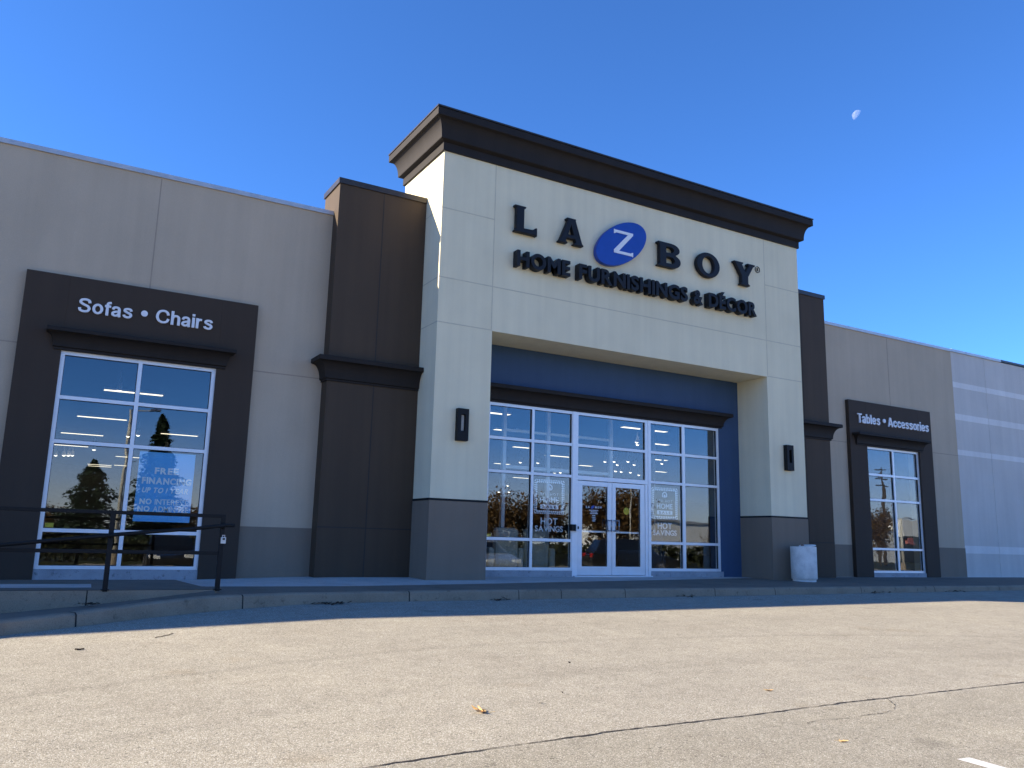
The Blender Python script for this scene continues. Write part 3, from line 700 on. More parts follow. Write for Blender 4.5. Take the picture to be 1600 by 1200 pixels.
# wordmark on the tower: serif letters as polygons, unit box 0..1 wide/high
def serif(ch):
    def circ(cx, cz, rx, rz, n=36, a0=0, a1=2 * math.pi): return [(cx + rx * math.cos(a0 + (a1 - a0) * i / n), cz + rz * math.sin(a0 + (a1 - a0) * i / n)) for i in range(n + (0 if abs(a1 - a0 - 2 * math.pi) < 1e-6 else 1))]
    if ch == 'L': return [[(0, 0), (0.88, 0), (1, -0.03), (1, .30), (.90, .27), (.84, .20), (.42, .18), (.42, .90), (.50, .94), (.50, 1), (0, 1), (0, .94), (.08, .90), (.08, .10), (0, .06)]], []
    if ch == 'A': return [[(0, 0), (.36, 0), (.36, .05), (.29, .09), (.32, .21), (.66, .21), (.69, .09), (.60, .05), (.60, 0), (1, 0), (1, .05), (.945, .10), (.68, .93), (.70, 1), (.32, 1), (.32, .93), (.37, .90), (.06, .10), (0, .05)]], [[(.385, .36), (.60, .36), (.495, .74)]]
    if ch == 'B':
        up = [(.60, 1)] + circ(.60, .76, .36, .24, 12, math.pi / 2, -math.pi / 2 + .5)
        lo = circ(.62, .275, .38, .275, 12, math.pi / 2 - .5, -math.pi / 2)
        return [[(0, 0)] + lo[::-1] + up[::-1][:-1] + [(.60, 1), (0, 1), (0, .94), (.08, .90), (.08, .10), (0, .06)]], [[(.36, .60)] + circ(.56, .73, .14, .115, 8, -math.pi / 2, math.pi / 2) + [(.36, .845)], [(.36, .16)] + circ(.58, .30, .15, .13, 8, -math.pi / 2, math.pi / 2) + [(.36, .43)]]
    if ch == 'O': return [circ(.5, .5, .5, .53)], [circ(.5, .5, .25, .35)]
    if ch == 'Y': return [[(.28, 0), (.74, 0), (.74, .06), (.66, .10), (.66, .40), (.92, .89), (1, .93), (1, 1), (.64, 1), (.64, .93), (.70, .90), (.53, .60), (.38, .90), (.44, .94), (.44, 1), (0, 1), (0, .93), (.06, .90), (.34, .40), (.34, .10), (.28, .06)]], []
    if ch == 'Z': return [[(.0, .13), (.0, 0), (.93, 0), (1, -.02), (1, .17), (.93, .15), (.88, .115), (.26, .115), (1, .91), (1, 1), (.07, 1), (0, 1.02), (0, .83), (.07, .85), (.12, .885), (.73, .885)]], []
def poly_solid(outer, holes, x0, x1, z0, z1, y0, y1, bev=0.0):
    """flat polygon with holes, thickened from y1 (wall) to y0 (front); bmesh triangulation"""
    bm = bmesh.new(); T = lambda p: (x0 + p[0] * (x1 - x0), y1, z0 + p[1] * (z1 - z0))
    edges = []
    for ring in [outer] + holes:
        vs = [bm.verts.new(T(p)) for p in ring]
        edges += [bm.edges.new((vs[i], vs[(i + 1) % len(vs)])) for i in range(len(vs))]
    r = bmesh.ops.triangle_fill(bm, use_beauty=True, edges=edges)
    faces = [f for f in bm.faces]
    ex = bmesh.ops.extrude_face_region(bm, geom=faces)
    nv = [v for v in ex['geom'] if isinstance(v, bmesh.types.BMVert)]
    bmesh.ops.translate(bm, verts=nv, vec=(0, y0 - y1, 0))
    bmesh.ops.recalc_face_normals(bm, faces=bm.faces[:])
    me = bpy.data.meshes.new('p'); bm.to_mesh(me); bm.free()
    mb = MB(); mb.add([tuple(v.co) for v in me.vertices], [tuple(p.vertices) for p in me.polygons]); bpy.data.meshes.remove(me)
    return mb
ZL0, ZL1 = 7.20, 7.80
S1 = empty('wordmark_sign', (1.63, 0, ZL0)); tag(S1, 'row of large dark serif letters with a blue oval high on the cream tower', 'sign')
inv1 = Matrix.Translation((-1.63, 0, -ZL0))
for ch, x0, x1 in (('L', 1.635, 2.20), ('A', 2.75, 3.41), ('B', 5.535, 6.225), ('O', 6.735, 7.49), ('Y', 7.975, 8.70)):
    o_, h_ = serif(ch)
    mb = poly_solid(o_[0], h_, x0, x1, ZL0, ZL1, -0.135, -0.02)
    mb.v = [tuple(inv1 @ Vector(v)) for v in mb.v]
    mb.build('letter', M['sign'], S1, bevel=0.022)
# oval plate: ellipse a=.82 b=.437 tilted 34.3 deg
mb = MB(); n = 72; an = R(34.3); ca, sa = math.cos(an), math.sin(an)
ell = []
for i in range(n):
    t = 2 * math.pi * i / n; u, v = 0.82 * math.cos(t), 0.437 * math.sin(t); ell.append((4.472 + u * ca - v * sa - 1.63, 7.50 + u * sa + v * ca - ZL0))
mb.prism(ell, -0.13, -0.015); pl = mb.build('logo_plate', M['sign_blue'], S1, bevel=0.015)
o_, h_ = serif('Z'); mb = poly_solid(o_[0], h_, 4.24, 4.785, 7.245, 7.80, -0.142, -0.125); mb.v = [tuple(inv1 @ Vector(v)) for v in mb.v]
mb.build('logo_letter', M['letter_white'], pl)
# registered mark
mb = MB(); ring = [(8.905 - 1.63 + .085 * math.cos(i * .2618), 7.755 - ZL0 + .085 * math.sin(i * .2618)) for i in range(24)]
for i in range(24):
    a, b = ring[i], ring[(i + 1) % 24]; c0 = (8.905 - 1.63, 7.755 - ZL0)
    ai, bi = [(c0[0] + (p[0] - c0[0]) * .87, c0[1] + (p[1] - c0[1]) * .87) for p in (a, b)]
    mb.prism([ai, a, b, bi], -0.02, -0.004)
t = MB(); set_text('R', 8.88, 8.935, 7.72, .075, -0.02, -0.004, 0, mb=t); mb.add([tuple(inv1 @ Vector(v)) for v in t.v], t.f)
mb.build('registered_mark', M['sign'], S1)

S2 = empty('tagline_sign', (1.69, 0, 6.43)); tag(S2, 'lower row of thick dark block capitals under the blue oval', 'sign')
inv2 = Matrix.Translation((-1.69, 0, -6.43))
for word, x0, x1 in (('HOME', 1.685, 3.03), ('FURNISHINGS', 3.26, 6.385), ('&', 6.57, 6.86), ('DÉCOR', 7.05, 8.65)):
    for t in set_text(word, x0, x1, 6.43, .35, -0.19, -0.02, 0.035, gap=0.085):
        t.v = [tuple(inv2 @ Vector(v)) for v in t.v]; t.build('letter', M['sign'], S2, bevel=0.006)

GL = {
 'S': [(0, [(.61, .70), (.565, .86), (.35, .92), (.14, .85), (.115, .68), (.30, .555), (.52, .455), (.60, .29), (.52, .13), (.33, .08), (.12, .14), (.07, .31)])],
 's': [(0, [(.475, .53), (.42, .645), (.275, .67), (.125, .62), (.12, .50), (.27, .41), (.43, .335), (.465, .21), (.39, .105), (.265, .075), (.115, .12), (.065, .225)])],
 'o': [(1, [(.32 + .225 * math.cos(i * math.pi / 12), .372 + .297 * math.sin(i * math.pi / 12)) for i in range(24)])],
 'f': [(0, [(.17, 0), (.17, .35), (.17, .72), (.215, .88), (.38, .925)]), (2, [(.02, .665), (.37, .665)])],
 'a': [(0, [(.10, .50), (.145, .62), (.28, .67), (.42, .62), (.46, .49), (.46, .28), (.465, .10), (.50, .0)]), (0, [(.455, .40), (.27, .355), (.125, .28), (.105, .15), (.215, .075), (.36, .115), (.455, .27)])],
 'C': [(0, [(.73, .64), (.65, .83), (.45, .92), (.22, .84), (.105, .62), (.105, .38), (.22, .16), (.45, .08), (.66, .17), (.74, .37)])],
 'h': [(2, [(.10, 0), (.10, 1.0)]), (0, [(.10, .40), (.16, .60), (.31, .668), (.45, .60), (.485, .44), (.485, .2), (.485, 0)])],
 'i': [(2, [(.10, 0), (.10, .745)]), (2, [(.10, .845), (.10, 1.0)])],
 'r': [(2, [(.10, 0), (.10, .745)]), (0, [(.10, .36), (.14, .55), (.24, .645), (.37, .655)])],
 'T': [(2, [(0, .915), (.64, .915)]), (2, [(.32, 0), (.32, .84)])],
 'b': [(2, [(.10, 0), (.10, 1.0)]), (1, [(.325 + .215 * math.cos(i * math.pi / 12), .372 + .297 * math.sin(i * math.pi / 12)) for i in range(24)])],
 'l': [(2, [(.10, 0), (.10, 1.0)])],
 'e': [(2, [(.12, .365), (.53, .365)]), (0, [(.535, .36), (.50, .55), (.32, .668), (.15, .57), (.10, .37), (.15, .16), (.32, .075), (.46, .12), (.525, .23)])],
 'A': [(2, [(.085, 0), (.35, .985)]), (2, [(.665, 0), (.40, .985)]), (2, [(.20, .28), (.55, .28)])],
 'c': [(0, [(.51, .46), (.45, .61), (.305, .668), (.155, .57), (.10, .37), (.155, .16), (.305, .075), (.45, .14), (.515, .285)])],
}
def catmull(P, n=5):
    o = []
    for i in range(len(P) - 1):
        p0, p1, p2, p3 = P[max(0, i - 1)], P[i], P[i + 1], P[min(len(P) - 1, i + 2)]
        for k in range(n):
            t = k / n
            o.append(tuple(.5 * (2 * p1[j] + (p2[j] - p0[j]) * t + (2 * p0[j] - 5 * p1[j] + 4 * p2[j] - p3[j]) * t * t + (3 * p1[j] - p0[j] - 3 * p2[j] + p3[j]) * t ** 3) for j in (0, 1)))
    return o + [P[-1]]
def grotesque(body, x0, x1, z0, h, y0, y1, t=.165, gap=.075):
    tot = 0; items = []
    for ch in body:
        xs_ = [p[0] for kd, P in GL[ch] for p in P]; hw = 0 if ch in 'T' else t / 2
        a, b = min(xs_) - hw, max(xs_) + hw
        if ch == 'f': a, b = .02, .38
        items.append((ch, tot - a)); tot += b - a + (gap * .4 if ch in 'fTr' else gap)
    tot -= gap; sx = (x1 - x0) / tot; out = []
    for ch, off in items:
        mb = MB()
        for q_, (kd, P) in enumerate(GL[ch]):
            pts = catmull(P) if kd == 0 else P; n = len(pts); Lf, Rt = [], []
            for i in range(n):
                a = pts[(i - 1) % n] if kd == 1 else pts[max(0, i - 1)]; b = pts[(i + 1) % n] if kd == 1 else pts[min(n - 1, i + 1)]
                d = Vector((b[0] - a[0], b[1] - a[1])); d.normalize(); nx_, nz_ = -d.y, d.x
                tt = t / 2 * (1.0 - .12 * abs(nz_))
                Lf.append((pts[i][0] + nx_ * tt, pts[i][1] + nz_ * tt)); Rt.append((pts[i][0] - nx_ * tt, pts[i][1] - nz_ * tt))
            yf = y0 - .0008 * q_
            T = lambda p, y: (x0 + (p[0] + off) * sx, y, z0 + p[1] * h)
            vs = [T(p, yf) for p in Lf] + [T(p, yf) for p in Rt] + [T(p, y1) for p in Lf] + [T(p, y1) for p in Rt]
            fs = []
            for i in range(n if kd == 1 else n - 1):
                j = (i + 1) % n
                fs += [(i, j, n + j, n + i), (2 * n + i, 3 * n + i, 3 * n + j, 2 * n + j), (i, 2 * n + i, 2 * n + j, j), (n + i, n + j, 3 * n + j, 3 * n + i)]
            if kd != 1: fs += [(0, n, 3 * n, 2 * n), (n - 1, 3 * n - 1, 4 * n - 1, 2 * n - 1)]
            mb.add(vs, fs)
        out.append(mb)
    return out

def word_sign(name, words, y, label, z0, h, dot):
    x0 = words[0][1]; s = empty(name, (x0, y, z0)); tag(s, label, 'sign'); iv = Matrix.Translation((-x0, -y, -z0))
    for wd, a, b in words:
        for t in grotesque(wd, a, b, z0, h, y - 0.035, y - 0.004):
            t.v = [tuple(iv @ Vector(v)) for v in t.v]; t.build('letter', M['letter_white'], s)
    mb = MB(); mb.prism([(dot[0] - x0 + dot[2] * math.cos(i * .3927), dot[1] - z0 + dot[2] * math.sin(i * .3927)) for i in range(16)], -.035, -.004)
    mb.build('bullet', M['letter_white'], s)
word_sign('sofa_sign', [('Sofas', -6.245, -5.395), ('Chairs', -5.01, -4.045)], SY, 'white lettering naming sofas and chairs on the left brown surround', 4.405, .25, (-5.205, 4.535, .055))
word_sign('table_sign', [('Tables', 13.81, 14.80), ('Accessories', 15.17, 17.10)], SY, 'white lettering naming tables and accessories on the right brown surround', 4.37, .275, (15.0, 4.52, .06))

# ------------------------------------------------------------------ posters and decals on the glass
PY = 1.06 + 0.062
P1 = empty('financing_poster', (-5.02, PY, 0.93)); tag(P1, 'tall blue financing poster hung inside the left shop window', 'poster')
iv = Matrix.Translation((5.02, -PY, -0.93))
MB().box(0, .92, 0.0, 0.004, 0, 1.20).build('sheet', M['poster'], P1)
mb = MB()
for body, x0, x1, z0, h, b, sl in (('FREE', -4.75, -4.36, 1.75, .115, .04, 0), ('FINANCING', -4.94, -4.13, 1.575, .115, .045, 0), ('UP TO 1 YEAR', -4.93, -4.17, 1.425, .09, .035, .2), ('NO', -4.945, -4.75, 1.225, .095, .05, 0), ('INTEREST', -4.70, -4.16, 1.225, .095, .012, 0), ('NO', -4.965, -4.77, 1.10, .095, .05, 0), ('ADMIN FEE', -4.72, -4.14, 1.10, .095, .012, 0)):
    set_text(body, x0, x1, z0, h, PY - .003, PY - .001, b, mb=mb, slant=sl)
mb.v = [tuple(iv @ Vector(v)) for v in mb.v]; mb.build('lettering', M['poster_text'], P1)

def sale_decal(x0, x1, label):
    y = EY + 0.056; z0 = 0.97; r = empty('sale_decal', (x0, y, z0)); tag(r, label, 'window decal'); W_ = x1 - x0; iv = Matrix.Translation((-x0, -y, -z0))
    b = MB(); zt, zb = 2.13, 1.36; n = 18
    def sq(cx, cz, s): b.box(cx - s, cx + s, y, y + .002, cz - s, cz + s)
    e = .032
    for k_, (ins, rad, nn) in enumerate(((.022, .017, 17), (.062, .024, 13))):
        for i in range(nn):      # stamp-like scalloped edge in two rows of dots
            t = (i + .5) / nn; yo = y + .0006 * k_ + .0002 * (i % 2)
            for cz in (zt - ins, zb + ins): b.cyl((x0 + ins + (W_ - 2 * ins) * t, yo, cz), (x0 + ins + (W_ - 2 * ins) * t, yo + .001, cz), rad, n=7)
            for cx in (x0 + ins, x1 - ins): b.cyl((cx, yo + .0016, zb + ins + (zt - zb - 2 * ins) * t), (cx, yo + .0026, zb + ins + (zt - zb - 2 * ins) * t), rad, n=7)
    b.v = [tuple(iv @ Vector(v)) for v in b.v]; b.build('border', M['white'], r)
    b = MB(); cx = (x0 + x1) / 2
    ring_n = 24
    for i in range(ring_n):
        a0, a1 = 2 * math.pi * i / ring_n, 2 * math.pi * (i + 1) / ring_n
        if 3.9 < (a0 + a1) / 2 < 5.5: continue
        b.prism([(cx + .052 * math.cos(a0), 1.945 + .052 * math.sin(a0)), (cx + .08 * math.cos(a0), 1.945 + .08 * math.sin(a0)), (cx + .08 * math.cos(a1), 1.945 + .08 * math.sin(a1)), (cx + .052 * math.cos(a1), 1.945 + .052 * math.sin(a1))], y, y + .002)
    b.prism([(cx - .03, 1.885), (cx + .03, 1.885), (cx + .03, 1.93), (cx, 1.965), (cx - .03, 1.93)], y, y + .002)
    b.v = [tuple(iv @ Vector(v)) for v in b.v]; b.build('emblem', M['white'], r)
    b = MB()
    set_text('RED HOT', cx - .235, cx + .235, 1.775, .055, y, y + .002, -.004, gap=.25, space=.5, mb=b)
    set_text('HOME', cx - .245, cx + .245, 1.615, .125, y, y + .002, .02, mb=b)
    set_text('HOT', cx - .22, cx + .22, 1.135, .15, y, y + .002, .02, mb=b)
    set_text('SAVINGS', cx - .365, cx + .365, .985, .125, y, y + .002, .02, gap=.06, mb=b)
    b.v = [tuple(iv @ Vector(v)) for v in b.v]; b.build('lettering', M['white'], r)
    b = MB(); b.box(cx - .24, cx + .24, y + .001, y + .002, 1.48, 1.575)
    b.v = [tuple(iv @ Vector(v)) for v in b.v]; b.build('panel', M['white'], r)
    b = MB(); set_text('SALE', cx - .18, cx + .18, 1.497, .06, y - .001, y + .0005, .02, gap=.3, mb=b)
    b.v = [tuple(iv @ Vector(v)) for v in b.v]; b.build('panel_lettering', M['gasket'], r)
sale_decal(3.0, 3.81, 'white scalloped sale decal on the storefront glass left of the doors')
sale_decal(6.29, 7.12, 'white scalloped sale decal on the storefront glass right of the doors')
# hours lettering on the left door, small logo
y = EY + .03; r = empty('door_lettering', (4.36, y, 1.24)); tag(r, 'small white wordmark and opening hours on the left door glass', 'window decal'); iv = Matrix.Translation((-4.36, -y, -1.24))
b = MB()
for ch, x0 in (('L', 4.37), ('A', 4.43), ('B', 4.63), ('O', 4.70), ('Y', 4.77)):
    o_, h_ = serif(ch); t = poly_solid(o_[0], h_, x0, x0 + .045, 1.545, 1.59, y, y + .002); b.add(t.v, t.f)
b.v = [tuple(iv @ Vector(v)) for v in b.v]; b.build('wordmark', M['white'], r)
b = MB(); b.prism([(4.56 - 4.36 + .055 * math.cos(i * .2618) * ca - .03 * math.sin(i * .2618) * sa, 1.567 - 1.24 + .055 * math.cos(i * .2618) * sa + .03 * math.sin(i * .2618) * ca) for i in range(24)], 0, .002)
b.build('logo', M['sign_blue'], r)
b = MB(); q = random.Random(5)
for z, hw in ((1.485, .13), (1.45, .09), (1.415, .11), (1.37, .05), (1.33, .06), (1.29, .045), (1.25, .05)):
    x = 4.60 - hw
    while x < 4.60 + hw - .02:
        l = q.uniform(.012, .03); b.box(x, x + l, y, y + .002, z, z + .018); x += l + .008
b.v = [tuple(iv @ Vector(v)) for v in b.v]; b.build('hours', M['white'], r)
def disc(name, x, z, rr_, yy, mat, label, cat, sq=False):
    mb = MB()
    mb.prism([(rr_ * math.cos(i * .3927), rr_ * math.sin(i * .3927)) for i in range(16)] if not sq else [(-rr_, -rr_ * .6), (rr_, -rr_ * .6), (rr_, rr_ * .6), (-rr_, rr_ * .6)], 0, .003)
    o = mb.build(name, mat); o.location = (x, yy, z); tag(o, label, cat); return o
disc('door_sticker', 5.545, 1.515, .085, EY + .056, M['yellow'], 'round yellow sticker on the right door glass', 'sticker')
disc('window_sticker', -6.26, .825, .062, 1.06 + .056, M['yellow'], 'small yellow sticker low in the corner of the left shop window', 'sticker', True)
disc('window_sticker', 1.89, .865, .06, EY + .056, M['yellow'], 'small yellow sticker low on the storefront glass by the left pillar', 'sticker', True)
r = empty('push_plate', (4.03, EY - .06, 1.0)); tag(r, 'small white door opener plate on a dark bracket left of the doors', 'push plate')
MB().box(-.12, -.005, -.03, .045, .02, .16).build('bracket', M['black_metal'], r, bevel=.006); MB().box(0, .10, -.035, .04, .015, .165).build('plate', M['white'], r, bevel=.006); MB().box(.03, .07, -.037, -.034, .06, .12).build('button', M['gasket'], r)

# ------------------------------------------------------------------ wall lamps
def wall_lamp(x, label):
    r = empty('wall_lamp', (x, 0, 2.66)); tag(r, label, 'wall lamp')
    w2, h, d = .12, .635, .12; s0, s1 = -.045, .045; z0, z1 = .19, .515
    mb = MB()
    mb.box(-w2, s0, -d, -.004, 0, h); mb.box(s1, w2, -d, -.004, 0, h); mb.box(s0, s1, -d, -.004, 0, z0); mb.box(s0, s1, -d, -.004, z1, h)
    mb.box(s0, s1, -.03, -.006, z0, z1)
    mb.build('housing', M['black_metal'], r, bevel=.004)
    MB().box(s0 + .004, s1 - .004, -.06, -.031, z0 + .004, z1 - .004).build('lens', M['pole'] if x < 5 else M['car_glass'], r)
wall_lamp(0.60, 'black slotted wall lamp on the left cream pillar'); wall_lamp(9.745, 'black slotted wall lamp on the right cream pillar')

# ------------------------------------------------------------------ round bin
cx, cy, br = 9.72, -0.42, 0.300; zb = -.02
r = empty('round_bin', (cx, cy, zb)); tag(r, 'round pale concrete bin with tilted lid beside the right pillar', 'bin')
mb = MB(); mb.lathe([(0.001, .0), (br * .90, .0), (br * .90, .055), (br * .9, .06)], 0, 0, 48); mb.build('base_ring', M['bin'], r, smooth=False)
mb = MB(); mb.lathe([(br * .8, .062), (br * .97, .062), (br, .075), (br * 1.005, .40), (br * 1.005, .812), (br * .995, .824), (br * .93, .825), (br * .92, .72), (.001, .70)], 0, 0, 48); mb.build('drum', M['bin'], r, smooth=True)
mb = MB(); mb.lathe([(.001, .012), (.19, .0), (.2, -.006), (.2, .004), (.19, .014), (.001, .024)], 0, 0, 32); l = mb.build('lid', M['bin'], r, smooth=True); l.location = (.10, -.04, .846); l.rotation_euler = (R(2), R(-7), 0)
mb = MB(); mb.lathe([(.001, .70), (.035, .70), (.04, .865), (.035, .87), (.001, .86)], 0, 0, 16); mb.v = [(v[0] - .02, v[1], v[2]) for v in mb.v]; mb.build('ash_cup', M['rust'], r)

# ------------------------------------------------------------------ railing
RY = -2.38
r = empty('guard_railing', (-4.22, RY, 0)); tag(r, 'black tubular steel railing along the ramp at lower left', 'railing')
for px in (-4.22, -5.62, -7.02, -8.42, -9.82, -11.22):
    x = px + 4.22; mb = MB(); mb.box(x - .030, x + .030, -.030, .030, -.02, .975)
    mb.box(x - .05, x + .05, -.05, .05, -.004, .008); mb.build('post', M['black_metal'], r, bevel=.003)
mb = MB(); mb.box(-7.5, .03, -.025, .025, .9705, 1.018); mb.build('top_rail', M['black_metal'], r, bevel=.006)
mb = MB(); mb.box(-7.5, -.0305, -.022, .022, .464, .512); mb.build('bottom_rail', M['black_metal'], r, bevel=.004)
mb = MB(); yy = -.075
pts = [(.145, .872), (.02, .868), (-.30, .823), (-1.31, .712), (-2.66, .545), (-7.0, .01)]
for (a, b), (c_, d) in zip(pts[:-1], pts[1:]): mb.cyl((a, yy, b), (c_, yy, d), .026, n=12)
for x, z in ((0.0, .865), (-1.40, .70)): mb.cyl((x, yy, z - .01), (x, -.02, z - .05), .009, n=8)
mb.build('handrail', M['black_metal'], r, smooth=True)
r2 = empty('key_lockbox', (-4.205, RY - .05, .62)); tag(r2, 'small white key lockbox hanging on the end post of the railing', 'lockbox')
MB().box(-.032, .032, -.025, .02, 0, .088).build('case', M['bin'], r2, bevel=.006); mb = MB(); mb.box(-.02, -.011, -.006, .006, .086, .118); mb.box(.011, .02, -.006, .006, .086, .118); mb.box(-.0105, .0105, -.006, .006, .106, .118); mb.build('shackle', M['rim'], r2); MB().box(-.016, .016, -.028, -.024, .05, .075).build('dial', M['gasket'], r2)

# ------------------------------------------------------------------ leaves and twigs on the asphalt
def maple_leaf(x, y, s, rot, curl, label):
    out = []
    lobes = [(90, 1.0), (65, .55), (40, .88), (15, .45), (-10, .72), (-45, .35), (-90, .25), (-135, .35), (190, .72), (165, .45), (140, .88), (115, .55)]
    mb = MB(); vs = [(0, 0, 0)]
    for a, l in lobes:
        for d_, k in ((-7, .8), (0, 1.0), (7, .8)):
            aa = R(a + d_); vs.append((l * k * math.cos(aa) * s, l * k * math.sin(aa) * s, 0))
    n = len(vs) - 1; q = random.Random(int(x * 100))
    v2 = []
    for vx, vy, _ in vs:
        d = math.hypot(vx, vy) / s
        v2.append((vx * (1 - .25 * curl * d), vy, s * curl * (0.55 * d * d + .28 * math.sin(4 * math.atan2(vy, vx)) * d) + q.uniform(0, .1) * s * curl))
    v2[0] = (0, 0, .12 * s * curl)
    mb.add(v2, [(0, i + 1, (i + 1) % n + 1) for i in range(n)])
    zmin = min(v[2] for v in v2)
    mb.cyl((0, -.2 * s, .03 * s), (.15 * s, -.9 * s, .10 * s), .012 * s, n=5)
    o = mb.build('fallen_leaf', M['leaf'], fix=False); o.location = (x, y, G(x, y) - zmin + .003); o.rotation_euler = (0, 0, rot)
    tag(o, label, 'leaf')
maple_leaf(-3.616, -9.042, .092, 0.9, .85, 'curled golden maple leaf on the asphalt in the foreground')
maple_leaf(-0.919, -9.208, .06, 2.0, .35, 'flat tan leaf on the asphalt just behind the dark seam')
maple_leaf(-1.752, -10.613, .05, 4.0, .3, 'small tan leaf on the asphalt in front of the seam, near the white line')
def twig(x0, y0, x1, y1, w_, label):
    mb = MB(); n = 8; pts = [Vector((x0 + (x1 - x0) * i / n + rnd.uniform(-.008, .008), y0 + (y1 - y0) * i / n + rnd.uniform(-.02, .02), 0)) for i in range(n + 1)]
    for p in pts: p.z = G(p.x, p.y) + w_ + .002
    for a, b in zip(pts[:-1], pts[1:]): mb.cyl(a, b, w_, w_ * .9, 6)
    tag(mb.build('twig', M['litter'], smooth=True), label, 'twig')
twig(-5.28, -4.75, -5.06, -4.52, .0035, 'thin dark twig on the sunlit asphalt near the kerb')
twig(-6.06, -5.21, -5.98, -5.195, .007, 'short dark stick on the asphalt in front of the ramp')
for i, (x, y) in enumerate([(-3.10, -8.99), (-2.75, -8.75), (-1.9, -7.6), (0.6, -6.3)]):
    mb = MB(); q = random.Random(40 + i); s = q.uniform(.008, .014)
    mb.add([(s * 1.6 * math.cos(k * 1.047 + i) * q.uniform(.7, 1.1), s * math.sin(k * 1.047 + i) * q.uniform(.7, 1.1), q.uniform(.003, .018)) for k in range(6)], [(0, 1, 2, 3, 4, 5)])
    o = mb.build('leaf_scrap', M['litter'], fix=False); o.location = (x, y, G(x, y)); tag(o, 'tiny dark scrap of leaf lying on the asphalt', 'leaf scrap', 'leaf scraps on the asphalt')

# ------------------------------------------------------------------ moon
D = Vector((0.718, 0.527, 0.455)).normalized()
mt = bpy.data.materials.new('moon'); mt.use_nodes = True; nt = mt.node_tree; nt.nodes.clear()
out = N(nt, 'ShaderNodeOutputMaterial'); tr = N(nt, 'ShaderNodeBsdfTransparent'); df = N(nt, 'ShaderNodeBsdfDiffuse')
tc = N(nt, 'ShaderNodeTexCoord'); nz = N(nt, 'ShaderNodeTexNoise', Scale=0.35, Detail=4.0); nt.links.new(tc.outputs['Object'], nz.inputs['Vector'])
rr_ = ramp(nt, nz.outputs[0], [(0.35, 0.06), (0.65, 0.12)]); nt.links.new(rr_.outputs[0], df.inputs['Color'])
ad = N(nt, 'ShaderNodeAddShader'); nt.links.new(tr.outputs[0], ad.inputs[0]); nt.links.new(df.outputs[0], ad.inputs[1])
ge = N(nt, 'ShaderNodeNewGeometry'); mx = N(nt, 'ShaderNodeMixShader'); nt.links.new(ge.outputs['Backfacing'], mx.inputs[0]); nt.links.new(ad.outputs[0], mx.inputs[1]); nt.links.new(tr.outputs[0], mx.inputs[2])
nt.links.new(mx.outputs[0], out.inputs[0])
mb = MB(); rM = 1500 * .0055; pr = [(max(1e-4, rM * math.cos(R(a))), rM * math.sin(R(a))) for a in range(-90, 91, 3)]; mb.lathe(pr, 0, 0, 96)
lit = []
for f_ in mb.f:
    cN = sum((Vector(mb.v[i]) for i in f_), Vector()) / len(f_)
    if cN.normalized().dot(-SUN_DIR) > 0.06 and cN.normalized().dot(-D) > -0.1: lit.append(f_)
mb.f = lit; mb.mi = [0] * len(lit)
mo = mb.build('moon', mt, smooth=False, fix=False); mo.location = CAM + D * 1500; tag(mo, 'pale half moon high in the clear blue sky', 'moon')

# ------------------------------------------------------------------ what stands across the lot (mirrored in the glass)
mb = MB(); mb.box(-380, 480, -390, -26, -1.2, -.64); tag(mb.build('grass_verge', M['grass']), kind='structure', label='grass verge across the parking lot')
def spruce(x, y, h, rw, seed, label):
    q = random.Random(seed); r = empty('spruce_tree', (x, y, -.7)); tag(r, label, 'spruce')
    mb = MB(); mb.cyl((0, 0, 0), (0, 0, h * .97), .13, .015, 8); mb.build('trunk', M['bark'], r)
    mb = MB(); n = int(h * 210)
    for i in range(n):
        t = (i / n) ** 1.5; z = .15 + (h - .15) * t
        rad = rw * (1 - t) ** .85 * (0.80 + .20 * math.sin(z * 6 + seed)) * q.choice((.6, .8, .95, 1.0, 1.2)) * q.uniform(.85, 1.1) + .05
        a = q.uniform(0, 6.28); ux, uy = math.cos(a), math.sin(a)
        for j in range(9):
            f = (j + q.random()) / 9; f = .15 + .85 * f; cxx, cyy = ux * rad * f, uy * rad * f; zz = z - .22 * rad * f + q.uniform(-.06, .06)
            s = q.uniform(.12, .26) * (1.1 - .5 * t); b = a + q.uniform(-1.1, 1.1); vx, vy = math.cos(b) * s, math.sin(b) * s; wx, wy = -vy * .6, vx * .6; dz = q.uniform(-.6, .3) * s
            mb.add([(cxx - vx * .3 + wx, cyy - vy * .3 + wy, zz + q.uniform(-.1, .1)), (cxx + vx, cyy + vy, zz + dz), (cxx - vx * .3 - wx, cyy - vy * .3 - wy, zz + q.uniform(-.12, .12))], [(0, 1, 2)])
    mb.build('crown', M['spruce'], r, fix=False)
spruce(-3.3, -40, 5.8, 3.9, 3, 'broad dark spruce across the lot, mirrored in the left window pane')
spruce(-0.4, -34, 8.0, 2.6, 5, 'tall narrow spruce across the lot, mirrored behind the blue poster')
spruce(-7.5, -46, 5.0, 1.9, 8, 'short spruce across the lot, at the left end of the verge')
spruce(21.0, -36, 6.2, 1.7, 11, 'spruce among the autumn trees, mirrored beside the left pillar')
